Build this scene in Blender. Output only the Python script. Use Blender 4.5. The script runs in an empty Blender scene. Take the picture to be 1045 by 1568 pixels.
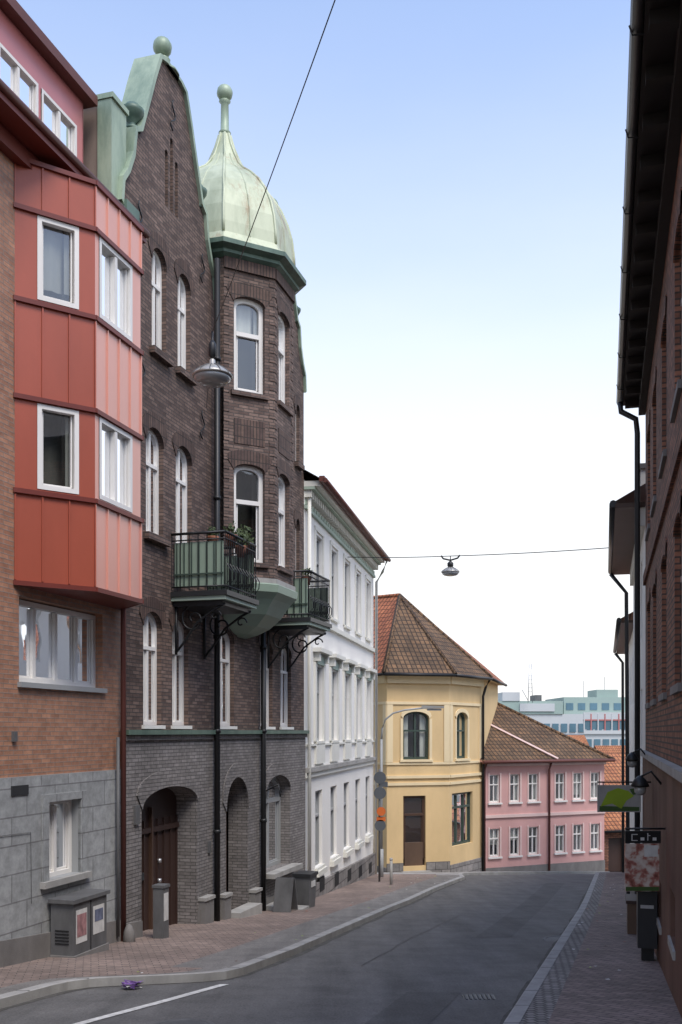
import bpy, math, random
from mathutils import Vector, Matrix, geometry
import bmesh
random.seed(7)
scene=bpy.context.scene
# ------------------------------------------------------------------ materials
MATS={}
def nodes_of(name):
    m=bpy.data.materials.new(name); m.use_nodes=True
    nt=m.node_tree; b=nt.nodes['Principled BSDF']; MATS[name]=m
    return m,nt,b
def N(nt,t,**k):
    n=nt.nodes.new(t)
    for a,v in k.items(): setattr(n,a,v)
    return n
def grime(nt,col_socket,amt=.25,scale=.5):
    tc=N(nt,'ShaderNodeTexCoord'); no=N(nt,'ShaderNodeTexNoise')
    no.inputs['Scale'].default_value=scale; no.inputs['Detail'].default_value=8; no.inputs['Roughness'].default_value=.65
    mp=N(nt,'ShaderNodeMapping'); mp.inputs['Scale'].default_value=(1,1,.45)
    nt.links.new(tc.outputs['Object'],mp.inputs[0]); nt.links.new(mp.outputs[0],no.inputs['Vector'])
    mr=N(nt,'ShaderNodeMapRange'); mr.inputs[1].default_value=.3; mr.inputs[2].default_value=.7
    mr.inputs[3].default_value=1-amt; mr.inputs[4].default_value=1+amt*.35
    nt.links.new(no.outputs['Fac'],mr.inputs[0])
    mx=N(nt,'ShaderNodeMix',data_type='RGBA',blend_type='MULTIPLY'); mx.inputs[0].default_value=1
    nt.links.new(col_socket,mx.inputs[6]); nt.links.new(mr.outputs[0],mx.inputs[7])
    return mx.outputs[2]
def plain(name,c,rough=.6,amt=.15,scale=1.0,metal=0,bump=.0,bscale=60,spec=.4):
    m,nt,b=nodes_of(name)
    rgb=N(nt,'ShaderNodeRGB'); rgb.outputs[0].default_value=(*c,1)
    out=grime(nt,rgb.outputs[0],amt,scale); nt.links.new(out,b.inputs['Base Color'])
    b.inputs['Roughness'].default_value=rough; b.inputs['Metallic'].default_value=metal
    b.inputs['Specular IOR Level'].default_value=spec
    if bump:
        tc=N(nt,'ShaderNodeTexCoord'); no=N(nt,'ShaderNodeTexNoise'); no.inputs['Scale'].default_value=bscale; no.inputs['Detail'].default_value=5
        nt.links.new(tc.outputs['Object'],no.inputs['Vector'])
        bp=N(nt,'ShaderNodeBump'); bp.inputs['Strength'].default_value=bump; bp.inputs['Distance'].default_value=.02
        nt.links.new(no.outputs['Fac'],bp.inputs['Height']); nt.links.new(bp.outputs[0],b.inputs['Normal'])
    return m
def brick(name,c1,c2,mor,w=.25,h=.075,ms=.008,rough=.8,amt=.25,gs=.5,bump=.5,offset=.5,rot=0,spec=.3,odd=None):
    m,nt,b=nodes_of(name)
    uv=N(nt,'ShaderNodeUVMap'); 
    mp=N(nt,'ShaderNodeMapping'); mp.inputs['Rotation'].default_value=(0,0,rot)
    nt.links.new(uv.outputs[0],mp.inputs[0])
    br=N(nt,'ShaderNodeTexBrick'); br.offset=offset
    br.inputs['Scale'].default_value=1; br.inputs['Brick Width'].default_value=w; br.inputs['Row Height'].default_value=h
    br.inputs['Mortar Size'].default_value=ms; br.inputs['Mortar Smooth'].default_value=.2; br.inputs['Bias'].default_value=0
    nt.links.new(mp.outputs[0],br.inputs['Vector'])
    br.inputs['Color1'].default_value=(*c1,1); br.inputs['Color2'].default_value=(*c2,1); br.inputs['Mortar'].default_value=(*mor,1)
    out=grime(nt,br.outputs['Color'],amt,gs)
    no=N(nt,'ShaderNodeTexNoise'); no.inputs['Scale'].default_value=5.5; no.inputs['Detail'].default_value=7; no.inputs['Roughness'].default_value=.7
    nt.links.new(mp.outputs[0],no.inputs['Vector'])
    mr=N(nt,'ShaderNodeMapRange'); mr.inputs[1].default_value=.3; mr.inputs[2].default_value=.7; mr.inputs[3].default_value=.72; mr.inputs[4].default_value=1.27
    nt.links.new(no.outputs['Fac'],mr.inputs[0])
    mx=N(nt,'ShaderNodeMix',data_type='RGBA',blend_type='MULTIPLY'); mx.inputs[0].default_value=1
    nt.links.new(out,mx.inputs[6]); nt.links.new(mr.outputs[0],mx.inputs[7])
    nt.links.new(mx.outputs[2],b.inputs['Base Color'])
    b.inputs['Roughness'].default_value=rough; b.inputs['Specular IOR Level'].default_value=spec
    bp=N(nt,'ShaderNodeBump'); bp.inputs['Strength'].default_value=bump; bp.inputs['Distance'].default_value=.01; bp.invert=True
    nt.links.new(br.outputs['Fac'],bp.inputs['Height']); nt.links.new(bp.outputs[0],b.inputs['Normal'])
    return m
def panem(name):
    m=bpy.data.materials.new(name); m.use_nodes=True; MATS[name]=m; nt=m.node_tree; nt.nodes.clear()
    out=N(nt,'ShaderNodeOutputMaterial'); mix=N(nt,'ShaderNodeMixShader'); tr=N(nt,'ShaderNodeBsdfTransparent'); gl=N(nt,'ShaderNodeBsdfGlossy')
    gl.inputs['Roughness'].default_value=.02; gl.inputs['Color'].default_value=(.95,.97,1,1); tr.inputs['Color'].default_value=(.86,.9,.88,1)
    fr=N(nt,'ShaderNodeFresnel'); fr.inputs['IOR'].default_value=1.5
    ma=N(nt,'ShaderNodeMath',operation='MULTIPLY_ADD'); ma.inputs[1].default_value=1.5; ma.inputs[2].default_value=.06; ma.use_clamp=True
    tc=N(nt,'ShaderNodeTexCoord'); no=N(nt,'ShaderNodeTexNoise'); no.inputs['Scale'].default_value=1.6; no.inputs['Detail'].default_value=1
    nt.links.new(tc.outputs['Object'],no.inputs['Vector'])
    bp=N(nt,'ShaderNodeBump'); bp.inputs['Strength'].default_value=.25; bp.inputs['Distance'].default_value=.02
    nt.links.new(no.outputs['Fac'],bp.inputs['Height']); nt.links.new(bp.outputs[0],gl.inputs['Normal'])
    nt.links.new(fr.outputs[0],ma.inputs[0]); nt.links.new(ma.outputs[0],mix.inputs[0]); nt.links.new(tr.outputs[0],mix.inputs[1]); nt.links.new(gl.outputs[0],mix.inputs[2]); nt.links.new(mix.outputs[0],out.inputs[0])
panem('pane')
def patina(name,c1,c2,rust=False):
    m,nt,b=nodes_of(name)
    tc=N(nt,'ShaderNodeTexCoord'); mp=N(nt,'ShaderNodeMapping'); mp.inputs['Scale'].default_value=(1,1,.3)
    no=N(nt,'ShaderNodeTexNoise'); no.inputs['Scale'].default_value=2.2; no.inputs['Detail'].default_value=8; no.inputs['Roughness'].default_value=.7
    nt.links.new(tc.outputs['Object'],mp.inputs[0]); nt.links.new(mp.outputs[0],no.inputs['Vector'])
    cr=N(nt,'ShaderNodeValToRGB'); e=cr.color_ramp.elements
    e[0].position=.32; e[0].color=(*c1,1); e[1].position=.6; e[1].color=(*c2,1)
    nt.links.new(no.outputs['Fac'],cr.inputs[0]); last=cr.outputs[0]
    if rust:
        n2=N(nt,'ShaderNodeTexNoise'); n2.inputs['Scale'].default_value=1.5; n2.inputs['Detail'].default_value=9; n2.inputs['Roughness'].default_value=.75
        nt.links.new(mp.outputs[0],n2.inputs['Vector'])
        mr=N(nt,'ShaderNodeMapRange'); mr.inputs[1].default_value=.53; mr.inputs[2].default_value=.64; mr.inputs[4].default_value=.7
        nt.links.new(n2.outputs['Fac'],mr.inputs[0])
        mx=N(nt,'ShaderNodeMix',data_type='RGBA'); mx.inputs[7].default_value=(.27,.16,.08,1)
        nt.links.new(mr.outputs[0],mx.inputs[0]); nt.links.new(last,mx.inputs[6]); last=mx.outputs[2]
    nt.links.new(last,b.inputs['Base Color'])
    b.inputs['Roughness'].default_value=.5; b.inputs['Metallic'].default_value=.1

brick('brick_tan',(.46,.23,.135),(.33,.155,.09),(.28,.2,.155),.24,.07,.009,rough=.5,amt=.2,spec=.5)
brick('brick_dark',(.225,.155,.125),(.10,.066,.055),(.075,.062,.056),.24,.07,.010,rough=.75,amt=.4)
brick('brick_darkarch',(.14,.09,.07),(.085,.055,.048),(.04,.034,.03),.075,.26,.010,rough=.75,amt=.25,offset=0)
brick('brick_grey',(.26,.24,.23),(.185,.17,.16),(.10,.095,.09),.24,.07,.009,rough=.7,amt=.35,bump=.45)
brick('brick_right',(.33,.15,.095),(.17,.08,.055),(.085,.065,.055),.26,.08,.013,amt=.35,bump=.9,spec=.15)
brick('plaster_block',(.34,.35,.345),(.31,.32,.315),(.2,.2,.2),.75,.42,.012,rough=.8,amt=.25,bump=.5)
brick('granite_block',(.30,.28,.265),(.2,.19,.18),(.10,.09,.085),.55,.33,.015,rough=.8,amt=.3,bump=.6)
brick('roof_tile_brown',(.21,.12,.06),(.125,.08,.045),(.045,.03,.02),.22,.3,.028,rough=.75,amt=.45,gs=.9,bump=1,offset=0)
brick('roof_tile_red',(.44,.16,.075),(.32,.11,.055),(.10,.04,.02),.22,.3,.028,rough=.75,amt=.35,gs=.9,bump=1,offset=0)
brick('roof_tile_orange',(.47,.20,.085),(.37,.14,.065),(.12,.05,.03),.22,.3,.028,rough=.75,amt=.3,gs=.9,bump=1,offset=0)
brick('pavers',(.31,.24,.215),(.215,.17,.15),(.12,.10,.09),.22,.11,.008,rough=.85,amt=.35,gs=.6,rot=.75)
brick('pavers_l',(.31,.235,.20),(.225,.175,.15),(.12,.10,.09),.22,.11,.008,rough=.85,amt=.35,gs=.6,rot=-.25)
brick('slabs',(.36,.345,.325),(.30,.29,.275),(.16,.15,.14),.5,.5,.01,rough=.85,amt=.25,gs=.8,rot=-.28,offset=0)
brick('setts',(.33,.305,.285),(.235,.22,.205),(.12,.11,.10),.12,.12,.016,rough=.85,amt=.3,rot=-.28)
plain('white_plaster',(.80,.78,.73),.8,.08,.5,bump=.1)
plain('cream_trim',(.70,.69,.62),.7,.1)
plain('green_trim',(.36,.44,.36),.7,.12)
plain('yellow_plaster',(.70,.51,.265),.85,.18,.5,bump=.1)
plain('yellow_trim',(.78,.64,.40),.8,.1)
plain('pink_plaster',(.62,.36,.335),.85,.18,.5,bump=.1)
plain('pink_trim',(.70,.52,.48),.8,.1)
plain('red_metal',(.36,.082,.045),.38,.16,.8,spec=.5)
plain('red_metal_sheen',(.72,.35,.27),.30,.10,.8,spec=.8)  # same red metal, sky sheen on the bay front painted in as paler colour
plain('red_metal_dark',(.16,.035,.025),.4,.15)
plain('pink_metal',(.55,.20,.20),.3,.1,spec=.6)
plain('roof_darkred',(.13,.045,.035),.5,.2)
plain('dark_metal',(.03,.031,.033),.4,.2)
plain('soffit',(.022,.018,.016),.7,.3)
plain('iron_black',(.015,.016,.017),.45,.2)
plain('white_paint',(.76,.74,.70),.45,.1)
plain('grey_paint',(.32,.33,.33),.5,.15)
plain('slate',(.06,.055,.055),.7,.3)
plain('wood_door',(.05,.028,.023),.5,.3)
plain('wood_door2',(.12,.075,.05),.55,.3)
plain('brown_frame',(.08,.045,.03),.5,.2)
plain('dark_green_frame',(.05,.075,.06),.5,.2)
plain('stone_grey',(.20,.19,.18),.8,.35,2,bump=.2)
plain('stone_pale',(.36,.35,.325),.8,.3,2,bump=.2)
plain('brown_render',(.22,.17,.14),.85,.25,1,bump=.2)
plain('plinth_red',(.17,.095,.07),.75,.45,1,bump=.4,bscale=25,spec=.2)
plain('kerb_granite',(.38,.37,.35),.8,.3,3,bump=.3)
plain('road_paint',(.74,.73,.69),.7,.4,9)
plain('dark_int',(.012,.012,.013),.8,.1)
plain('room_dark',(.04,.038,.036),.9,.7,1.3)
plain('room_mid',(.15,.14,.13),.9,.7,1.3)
plain('curtain',(.66,.64,.60),.85,.2,3)
plain('curtain_grey',(.30,.29,.27),.85,.2,3)
plain('cabinet_grey',(.12,.12,.12),.6,.35,3)
plain('paper_white',(.6,.59,.56),.7,.25,8)
plain('paper_pink',(.38,.2,.2),.7,.6,12)
plain('paper_blue',(.16,.18,.26),.7,.6,12)
plain('orange_sign',(.6,.14,.03),.5,.1)
plain('sign_back',(.10,.11,.12),.4,.2)
plain('leaf_green',(.30,.42,.03),.6,.2,4)
plain('sign_dark_green',(.06,.11,.03),.6,.2)
plain('foliage',(.06,.085,.03),.7,.5,6)
plain('terracotta',(.3,.12,.07),.8,.2)
plain('lamp_shade',(.42,.41,.38),.35,.25,metal=.4)
plain('lamp_glass',(.30,.31,.31),.12,.2,spec=.8)
plain('green_panel',(.26,.335,.26),.45,.2)
plain('office_white',(.5,.52,.52),.7,.1,.05)
plain('office_green',(.30,.39,.35),.6,.1,.05)
plain('office_blue',(.10,.19,.24),.3,.3,.2)
plain('office_red',(.45,.17,.16),.5,.1)
plain('purple_plastic',(.22,.12,.35),.35,.4,30)
plain('ground_mat',(.12,.12,.10),.9,.3,.05)
plain('alu',(.5,.51,.52),.35,.1,metal=.6)
plain('tar',(.045,.045,.045),.6,.3,3)
plain('gutter_dirt',(.10,.095,.085),.9,.5,5)
patina('copper',(.17,.24,.18),(.34,.42,.31)); patina('copper_dome',(.34,.38,.26),(.50,.54,.39),True); patina('copper_dark',(.05,.09,.07),(.11,.17,.13))
m,nt,b=nodes_of('poster_print'); tc=N(nt,'ShaderNodeTexCoord'); vo=N(nt,'ShaderNodeTexNoise'); vo.inputs['Scale'].default_value=9; vo.inputs['Detail'].default_value=4
nt.links.new(tc.outputs['Object'],vo.inputs['Vector']); cr=N(nt,'ShaderNodeValToRGB'); cr.color_ramp.interpolation='LINEAR'
e=cr.color_ramp.elements; e[0].position=.35; e[0].color=(.16,.05,.035,1); e[1].position=.46; e[1].color=(.36,.14,.11,1)
x=e.new(.52); x.color=(.48,.36,.30,1); x=e.new(.62); x.color=(.58,.50,.44,1)
nt.links.new(vo.outputs['Fac'],cr.inputs[0]); nt.links.new(cr.outputs[0],b.inputs['Base Color'])
def asphalt(name,c):
    m,nt,b=nodes_of(name)
    tc=N(nt,'ShaderNodeTexCoord')
    n1=N(nt,'ShaderNodeTexNoise'); n1.inputs['Scale'].default_value=38; n1.inputs['Detail'].default_value=9; n1.inputs['Roughness'].default_value=.7
    n2=N(nt,'ShaderNodeTexNoise'); n2.inputs['Scale'].default_value=.9; n2.inputs['Detail'].default_value=10; n2.inputs['Roughness'].default_value=.7
    n3=N(nt,'ShaderNodeTexNoise'); n3.inputs['Scale'].default_value=1.7; n3.inputs['Detail'].default_value=7; n3.inputs['Roughness'].default_value=.6
    mp=N(nt,'ShaderNodeMapping'); mp.inputs['Rotation'].default_value=(0,0,.285); mp.inputs['Scale'].default_value=(1.8,.12,1)
    nt.links.new(tc.outputs['Object'],n1.inputs['Vector']); nt.links.new(tc.outputs['Object'],n3.inputs['Vector']); nt.links.new(tc.outputs['Object'],mp.inputs[0]); nt.links.new(mp.outputs[0],n2.inputs['Vector'])
    def mr(n,lo,hi,a=.3,b_=.7):
        q=N(nt,'ShaderNodeMapRange'); q.inputs[1].default_value=a; q.inputs[2].default_value=b_; q.inputs[3].default_value=lo; q.inputs[4].default_value=hi; nt.links.new(n.outputs['Fac'],q.inputs[0]); return q
    a=mr(n1,.6,1.42); c2=mr(n2,.74,1.22,.32,.68); c3=mr(n3,.82,1.1,.35,.6)
    mu=N(nt,'ShaderNodeMath',operation='MULTIPLY'); nt.links.new(a.outputs[0],mu.inputs[0]); nt.links.new(c2.outputs[0],mu.inputs[1])
    mu2=N(nt,'ShaderNodeMath',operation='MULTIPLY'); nt.links.new(mu.outputs[0],mu2.inputs[0]); nt.links.new(c3.outputs[0],mu2.inputs[1])
    mx=N(nt,'ShaderNodeMix',data_type='RGBA',blend_type='MULTIPLY'); mx.inputs[0].default_value=1; mx.inputs[6].default_value=(*c,1)
    nt.links.new(mu2.outputs[0],mx.inputs[7]); nt.links.new(mx.outputs[2],b.inputs['Base Color'])
    b.inputs['Roughness'].default_value=.75; b.inputs['Specular IOR Level'].default_value=.3
    bp=N(nt,'ShaderNodeBump'); bp.inputs['Strength'].default_value=.4; bp.inputs['Distance'].default_value=.012
    nt.links.new(n1.outputs['Fac'],bp.inputs['Height']); nt.links.new(bp.outputs[0],b.inputs['Normal'])
asphalt('asphalt',(.128,.125,.12)); asphalt('asphalt_patch',(.10,.098,.094)); asphalt('asphalt_walk',(.18,.17,.158))

# ------------------------------------------------------------------ geometry helpers
class Frame:
    def __init__(s,ox,oy,tx,ty,flip=1):
        s.o=Vector((ox,oy,0)); s.t=Vector((tx,ty,0)); l=s.t.length; s.len=l
        s.n=Vector((ty/l,-tx/l,0))*flip
    def p(s,a,o,z): return s.o+s.t*a+s.n*o+Vector((0,0,z))
def fromto(A,B):
    d=Vector((B[0]-A[0],B[1]-A[1])); l=d.length
    f=Frame(A[0],A[1],d.x/l,d.y/l); f.L=l; return f
W=Frame(0,0,1,0,-1)
W.n=Vector((0,1,0))
class MB:
    def __init__(s,name,parent=None):
        s.name=name; s.parent=parent; s.v=[]; s.f=[]; s.m=[]; s.sm=[]; s.mats=[]
    def mi(s,mat):
        if mat not in s.mats: s.mats.append(mat)
        return s.mats.index(mat)
    def face(s,pts,mat,smooth=False):
        i=len(s.v); s.v+= [Vector(p) for p in pts]; s.f.append(list(range(i,i+len(pts)))); s.m.append(s.mi(mat)); s.sm.append(smooth)
    def box(s,F,a0,a1,o0,o1,z0,z1,mat):
        P=[F.p(a,o,z) for z in (z0,z1) for o in (o0,o1) for a in (a0,a1)]
        for q in ((0,1,3,2),(4,5,7,6),(0,1,5,4),(2,3,7,6),(0,2,6,4),(1,3,7,5)): s.face([P[k] for k in q],mat)
    def hexa(s,P,mat):
        for q in ((0,1,3,2),(4,5,7,6),(0,1,5,4),(2,3,7,6),(0,2,6,4),(1,3,7,5)): s.face([P[k] for k in q],mat)
    def poly(s,F,outer,o,mat,holes=()):
        loops=[[Vector((a,z,0)) for a,z in outer]]+[[Vector((a,z,0)) for a,z in h] for h in holes]
        flat=[p for l in loops for p in l]
        for t in geometry.tessellate_polygon(loops): s.face([F.p(flat[i].x,o,flat[i].y) for i in t],mat)
    def strip(s,A,B,mat,closed=True,smooth=False):
        n=len(A)
        for i in range(n if closed else n-1):
            j=(i+1)%n; s.face([A[i],A[j],B[j],B[i]],mat,smooth)
    def tube(s,pts,r,mat,n=6,r2=None):
        pts=[Vector(p) for p in pts]; rings=[]
        for i,p in enumerate(pts):
            d=(pts[min(i+1,len(pts)-1)]-pts[max(i-1,0)]).normalized()
            up=Vector((0,0,1)) if abs(d.z)<.9 else Vector((1,0,0))
            x=d.cross(up).normalized(); y=d.cross(x)
            rr=r if r2 is None else r+(r2-r)*i/(len(pts)-1)
            rings.append([p+(x*math.cos(2*math.pi*k/n)+y*math.sin(2*math.pi*k/n))*rr for k in range(n)])
        for i in range(len(rings)-1): s.strip(rings[i],rings[i+1],mat,True,n>4)
        s.face(rings[0],mat); s.face(rings[-1],mat)
    def lathe(s,c,prof,mat,n=16,a0=0,smooth=True):
        c=Vector(c); rings=[]
        for r,z in prof: rings.append([c+Vector((r*math.cos(a0+2*math.pi*k/n),r*math.sin(a0+2*math.pi*k/n),z)) for k in range(n)])
        for i in range(len(rings)-1): s.strip(rings[i],rings[i+1],mat,True,smooth)
        if prof[0][0]>.001: s.face(rings[0],mat)
        if prof[-1][0]>.001: s.face(rings[-1],mat)
    def ball(s,c,r,mat,n=12):
        s.lathe(c,[(r*math.sin(math.pi*k/8)+.0005,-r*math.cos(math.pi*k/8)) for k in range(9)],mat,n)
    def finish(s):
        me=bpy.data.meshes.new(s.name); me.from_pydata(s.v,[],s.f); 
        for mm in s.mats: me.materials.append(MATS[mm])
        for i,p in enumerate(me.polygons): p.material_index=s.m[i]; p.use_smooth=s.sm[i]
        bm=bmesh.new(); bm.from_mesh(me); bmesh.ops.remove_doubles(bm,verts=bm.verts,dist=1e-4)
        bmesh.ops.recalc_face_normals(bm,faces=bm.faces)
        uv=bm.loops.layers.uv.new('UVMap')
        for f in bm.faces:
            n=f.normal
            if abs(n.z)>.97: t=Vector((1,0,0)); b=Vector((0,1,0))
            else:
                t=Vector((-n.y,n.x,0)).normalized(); 
                if t.y<-.001 or (abs(t.y)<=.001 and t.x<0): t=-t
                b=n.cross(t); 
                if b.z<0: b=-b
            for l in f.loops: l[uv].uv=(l.vert.co.dot(t),l.vert.co.dot(b))
        bm.to_mesh(me); bm.free()
        ob=bpy.data.objects.new(s.name,me); scene.collection.objects.link(ob)
        if s.parent: ob.parent=s.parent
        return ob
def empty(name):
    e=bpy.data.objects.new(name,None); scene.collection.objects.link(e); return e
def arch(a0,a1,z0,z1,rise=0,n=10):
    if rise<=0: return [(a0,z0),(a1,z0),(a1,z1),(a0,z1)]
    c=(a0+a1)/2; h=(a1-a0)/2
    pts=[(a0,z0),(a1,z0)]
    for k in range(n+1):
        th=math.pi*k/n; pts.append((c+h*math.cos(th), z1-rise+rise*math.sin(th)**(.9)))
    return pts
def wall(B,F,outer,ops,mat,depth=.15,rev=None,o=0):
    B.poly(F,outer,o,mat,ops)
    for op in ops: B.strip([F.p(a,o,z) for a,z in op],[F.p(a,o-depth,z) for a,z in op],rev or mat)
RND=random.Random(11)
def curtain(B,F,a0,a1,z0,z1,o,mat):
    n=max(6,int((a1-a0)*F.len/.05)); A=[];C=[]
    for i in range(n+1):
        a=a0+(a1-a0)*i/n; oo=o+.018*math.sin(i*1.5)+.008*math.sin(i*.7)
        A.append(F.p(a,oo,z0)); C.append(F.p(a,oo,z1))
    B.strip(A,C,mat,False,True)
def window(B,F,a0,a1,z0,z1,rise=0,o=-.14,fw=.07,cols=2,trans=None,glass='dark',fr='white_paint',sill=None,bars=0,t=.06,cur=None):
    k=F.len; fx=fw/k
    O=arch(a0,a1,z0,z1,rise); I=arch(a0+fx,a1-fx,z0+fw,z1-fw,rise*.93)
    B.strip([F.p(a,o+t,z) for a,z in O],[F.p(a,o+t,z) for a,z in I],fr)
    B.strip([F.p(a,o+t,z) for a,z in I],[F.p(a,o,z) for a,z in I],fr)
    B.poly(F,I,o,'pane')
    h=z1-z0; w_=a1-a0
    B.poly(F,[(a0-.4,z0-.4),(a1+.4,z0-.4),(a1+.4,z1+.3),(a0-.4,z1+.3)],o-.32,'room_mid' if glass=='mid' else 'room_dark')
    r=RND.random() if cur is None else cur
    cm='curtain' if RND.random()<.6 else 'curtain_grey'
    if r<.45:
        q=.14+.14*RND.random(); curtain(B,F,a0,a0+w_*q,z0,z1,o-.1,cm); curtain(B,F,a1-w_*q,a1,z0,z1,o-.1,cm)
    elif r<.65: curtain(B,F,a0,a1,z0+h*.45*(RND.random()+.3),z1,o-.1,cm)
    elif r<.78: curtain(B,F,a0,a1,z0,z0+h*.5,o-.1,cm)
    ztr=z1-rise-fw if trans is None else z0+(z1-z0)*trans
    for i in range(1,cols):
        c=a0+(a1-a0)*i/cols; B.box(F,c-fx*.5,c+fx*.5,o+.002,o+t-.004,z0+fw,z1-fw-.02,fr)
    if trans: B.box(F,a0+fx,a1-fx,o+.003,o+t+.012,ztr-fw*.5,ztr+fw*.5,fr)
    s2=fx*.3; n=max(1,cols)
    for i in range(n):
        c0=a0+fx+(a1-a0-2*fx)*i/n+s2*.8; c1=a0+fx+(a1-a0-2*fx)*(i+1)/n-s2*.8
        for (p,q) in ((c0,c0+s2),(c1-s2,c1)): B.box(F,p,q,o+.004,o+t*.4,z0+fw,ztr-.01,fr)
        B.box(F,c0,c1,o+.004,o+t*.4,z0+fw,z0+fw+.035,fr)
    if sill: B.box(F,a0-.05,a1+.05,o+t,.08,z0-.07,z0-.004,sill)
def archband(B,F,a0,a1,z1,rise,w,mat,o=.018,n=10):
    A=arch(a0,a1,0,z1,max(rise,.001),n)[2:]; C=arch(a0-w/F.len*.6,a1+w/F.len*.6,0,z1+w,max(rise,.001)*1.15,n)[2:]
    P=[F.p(a,o,z) for a,z in A]; Q=[F.p(a,o,z) for a,z in C]; B.strip(P,Q,mat,False)
    B.strip(Q,[F.p(a,-.01,z) for a,z in C],mat,False); B.strip(P,[F.p(a,-.05,z) for a,z in A],mat,False)
GP=[(-3000,-1.0),(-10,-1.1),(0,-2.1),(27.7,-4.87),(40.4,-5.95),(45,-6.55),(48,-7.0),(60,-9),(120,-16),(400,-22),(4000,-24)]
def interp(P,y):
    if y<=P[0][0]: return P[0][1]
    for (a,b),(c,d) in zip(P,P[1:]):
        if y<=c: return b+(d-b)*(y-a)/(c-a)
    return P[-1][1]
g=lambda y: interp(GP,y)
# ------------------------------------------------------------------ ground, road, pavements
ys=[-3000,-300,-40]+[-10+.5*i for i in range(0,121)]+[55,60,80,120,200,400,1000,4000]
G=MB('ground')
for y0,y1 in zip(ys,ys[1:]): G.face([(-4000,y0,g(y0)-.02),(4000,y0,g(y0)-.02),(4000,y1,g(y1)-.02),(-4000,y1,g(y1)-.02)],'ground_mat')
G.finish()
XL=[(-12,-11.1),(0,-7.4),(11.45,-3.98),(12.7,-3.6),(13.05,-3.3),(13.25,-2.6),(13.45,-1.95),(13.7,-1.6),(14.1,-1.4),(16.3,-.78),(25.2,1.31),(32,3.05),(36.5,4.35),(38,4.8),(39,4.85),(40,4.95),(41.5,5.6),(43,6.9),(46.3,13.2),(50,21)]
XR=[(-12,-4.8),(0,-1.3),(10.57,1.82),(24.2,5.86),(41,10.66),(42,11.3),(42.8,12.6),(43.3,14.5),(43.6,22),(50,30)]
yy=[-12+.25*i for i in range(0,101)]+[13+.1*i for i in range(1,20)]+[15+.25*i for i in range(0,133)]
yy=sorted(set(round(y,3) for y in yy))
R=MB('road')
for y0,y1 in zip(yy,yy[1:]):
    R.face([(interp(XL,y0)-.02,y0,g(y0)),(interp(XR,y0)+.02,y0,g(y0)),(interp(XR,y1)+.02,y1,g(y1)),(interp(XL,y1)-.02,y1,g(y1))],'asphalt')
R.finish()
H=.12
B=MB('pavement')
for a,b in zip(yy,yy[1:]):
    if a>=48: break
    inn=lambda y: min(-9.8+.2987*y,interp(XL,y)-3) if y<27 else (-7+.189*y if y<39 else .2+(y-39)*.6)
    k=lambda y: interp(XL,y)-.16
    mid=lambda y: k(y)-.9 if y>14 else k(y)-.35
    B.face([(inn(a),a,g(a)+H),(mid(a),a,g(a)+H),(mid(b),b,g(b)+H),(inn(b),b,g(b)+H)],'pavers_l' if a<39.5 else 'slabs')
    B.face([(mid(a),a,g(a)+H),(k(a),a,g(a)+H),(k(b),b,g(b)+H),(mid(b),b,g(b)+H)],'asphalt_walk' if a<39 else 'slabs')
B.finish()
B=MB('pavement')
for a,b in zip(yy,yy[1:]):
    if a>=43.2: break
    k=lambda y: interp(XR,y)+.16; w=lambda y: 1.2+.269*y
    w2=lambda y: max(w(y),k(y)+.1); mid=lambda y: k(y)+.3
    B.face([(k(a),a,g(a)+H),(mid(a),a,g(a)+H),(mid(b),b,g(b)+H),(k(b),b,g(b)+H)],'setts')
    B.face([(mid(a),a,g(a)+H),(max(w2(a),mid(a)),a,g(a)+H),(max(w2(b),mid(b)),b,g(b)+H),(mid(b),b,g(b)+H)],'pavers')
B.finish()
def kerb(X,sgn,ymax):
    B=MB('kerb')
    for a,b in zip(yy,yy[1:]):
        if b>ymax: break
        xa,xb=interp(X,a),interp(X,b); h=H+.006
        B.face([(xa,a,g(a)-.01),(xb,b,g(b)-.01),(xb,b,g(b)+h-.01),(xa,a,g(a)+h-.01)],'stone_pale')
        B.face([(xa,a,g(a)+h-.01),(xb,b,g(b)+h-.01),(xb+sgn*.02,b,g(b)+h),(xa+sgn*.02,a,g(a)+h)],'kerb_granite')
        B.face([(xa+sgn*.02,a,g(a)+h),(xb+sgn*.02,b,g(b)+h),(xb+sgn*.17,b,g(b)+h),(xa+sgn*.17,a,g(a)+h)],'kerb_granite')
        if int(b*1.0)!=int(a*1.0): B.face([(xb,b-.015,g(b)+h+.002),(xb+sgn*.17,b-.015,g(b)+h+.002),(xb+sgn*.17,b,g(b)+h+.002),(xb,b,g(b)+h+.002)],'tar')
    B.finish()
kerb(XL,-1,46); kerb(XR,1,43.3)
B=MB('road_gutter')
for X,sg in ((XL,1),(XR,-1)):
    r_=random.Random(3); wprev=.09
    for a,b in zip(yy,yy[1:]):
        if a<5 or b>42: continue
        wn=max(.05,min(.13,wprev+r_.uniform(-.03,.03)))
        xa,xb=interp(X,a),interp(X,b)
        B.face([(xa,a,g(a)+.004),(xa+sg*wprev,a,g(a)+.004),(xb+sg*wn,b,g(b)+.004),(xb,b,g(b)+.004)],'gutter_dirt'); wprev=wn
B.finish()
B=MB('road_marking')
pl=[(8,-3.72),(10.57,-2.88),(12,-2.2),(13.0,-1.75),(13.45,-1.55)]
yl=[8+.25*i for i in range(22)]
for a,b in zip(yl,yl[1:]):
    xa,xb=interp(pl,a),interp(pl,b); B.face([(xa,a,g(a)+.008),(xa+.13,a,g(a)+.008),(xb+.13,b,g(b)+.008),(xb,b,g(b)+.008)],'road_paint')
B.finish()
B=MB('road_patch')
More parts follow.
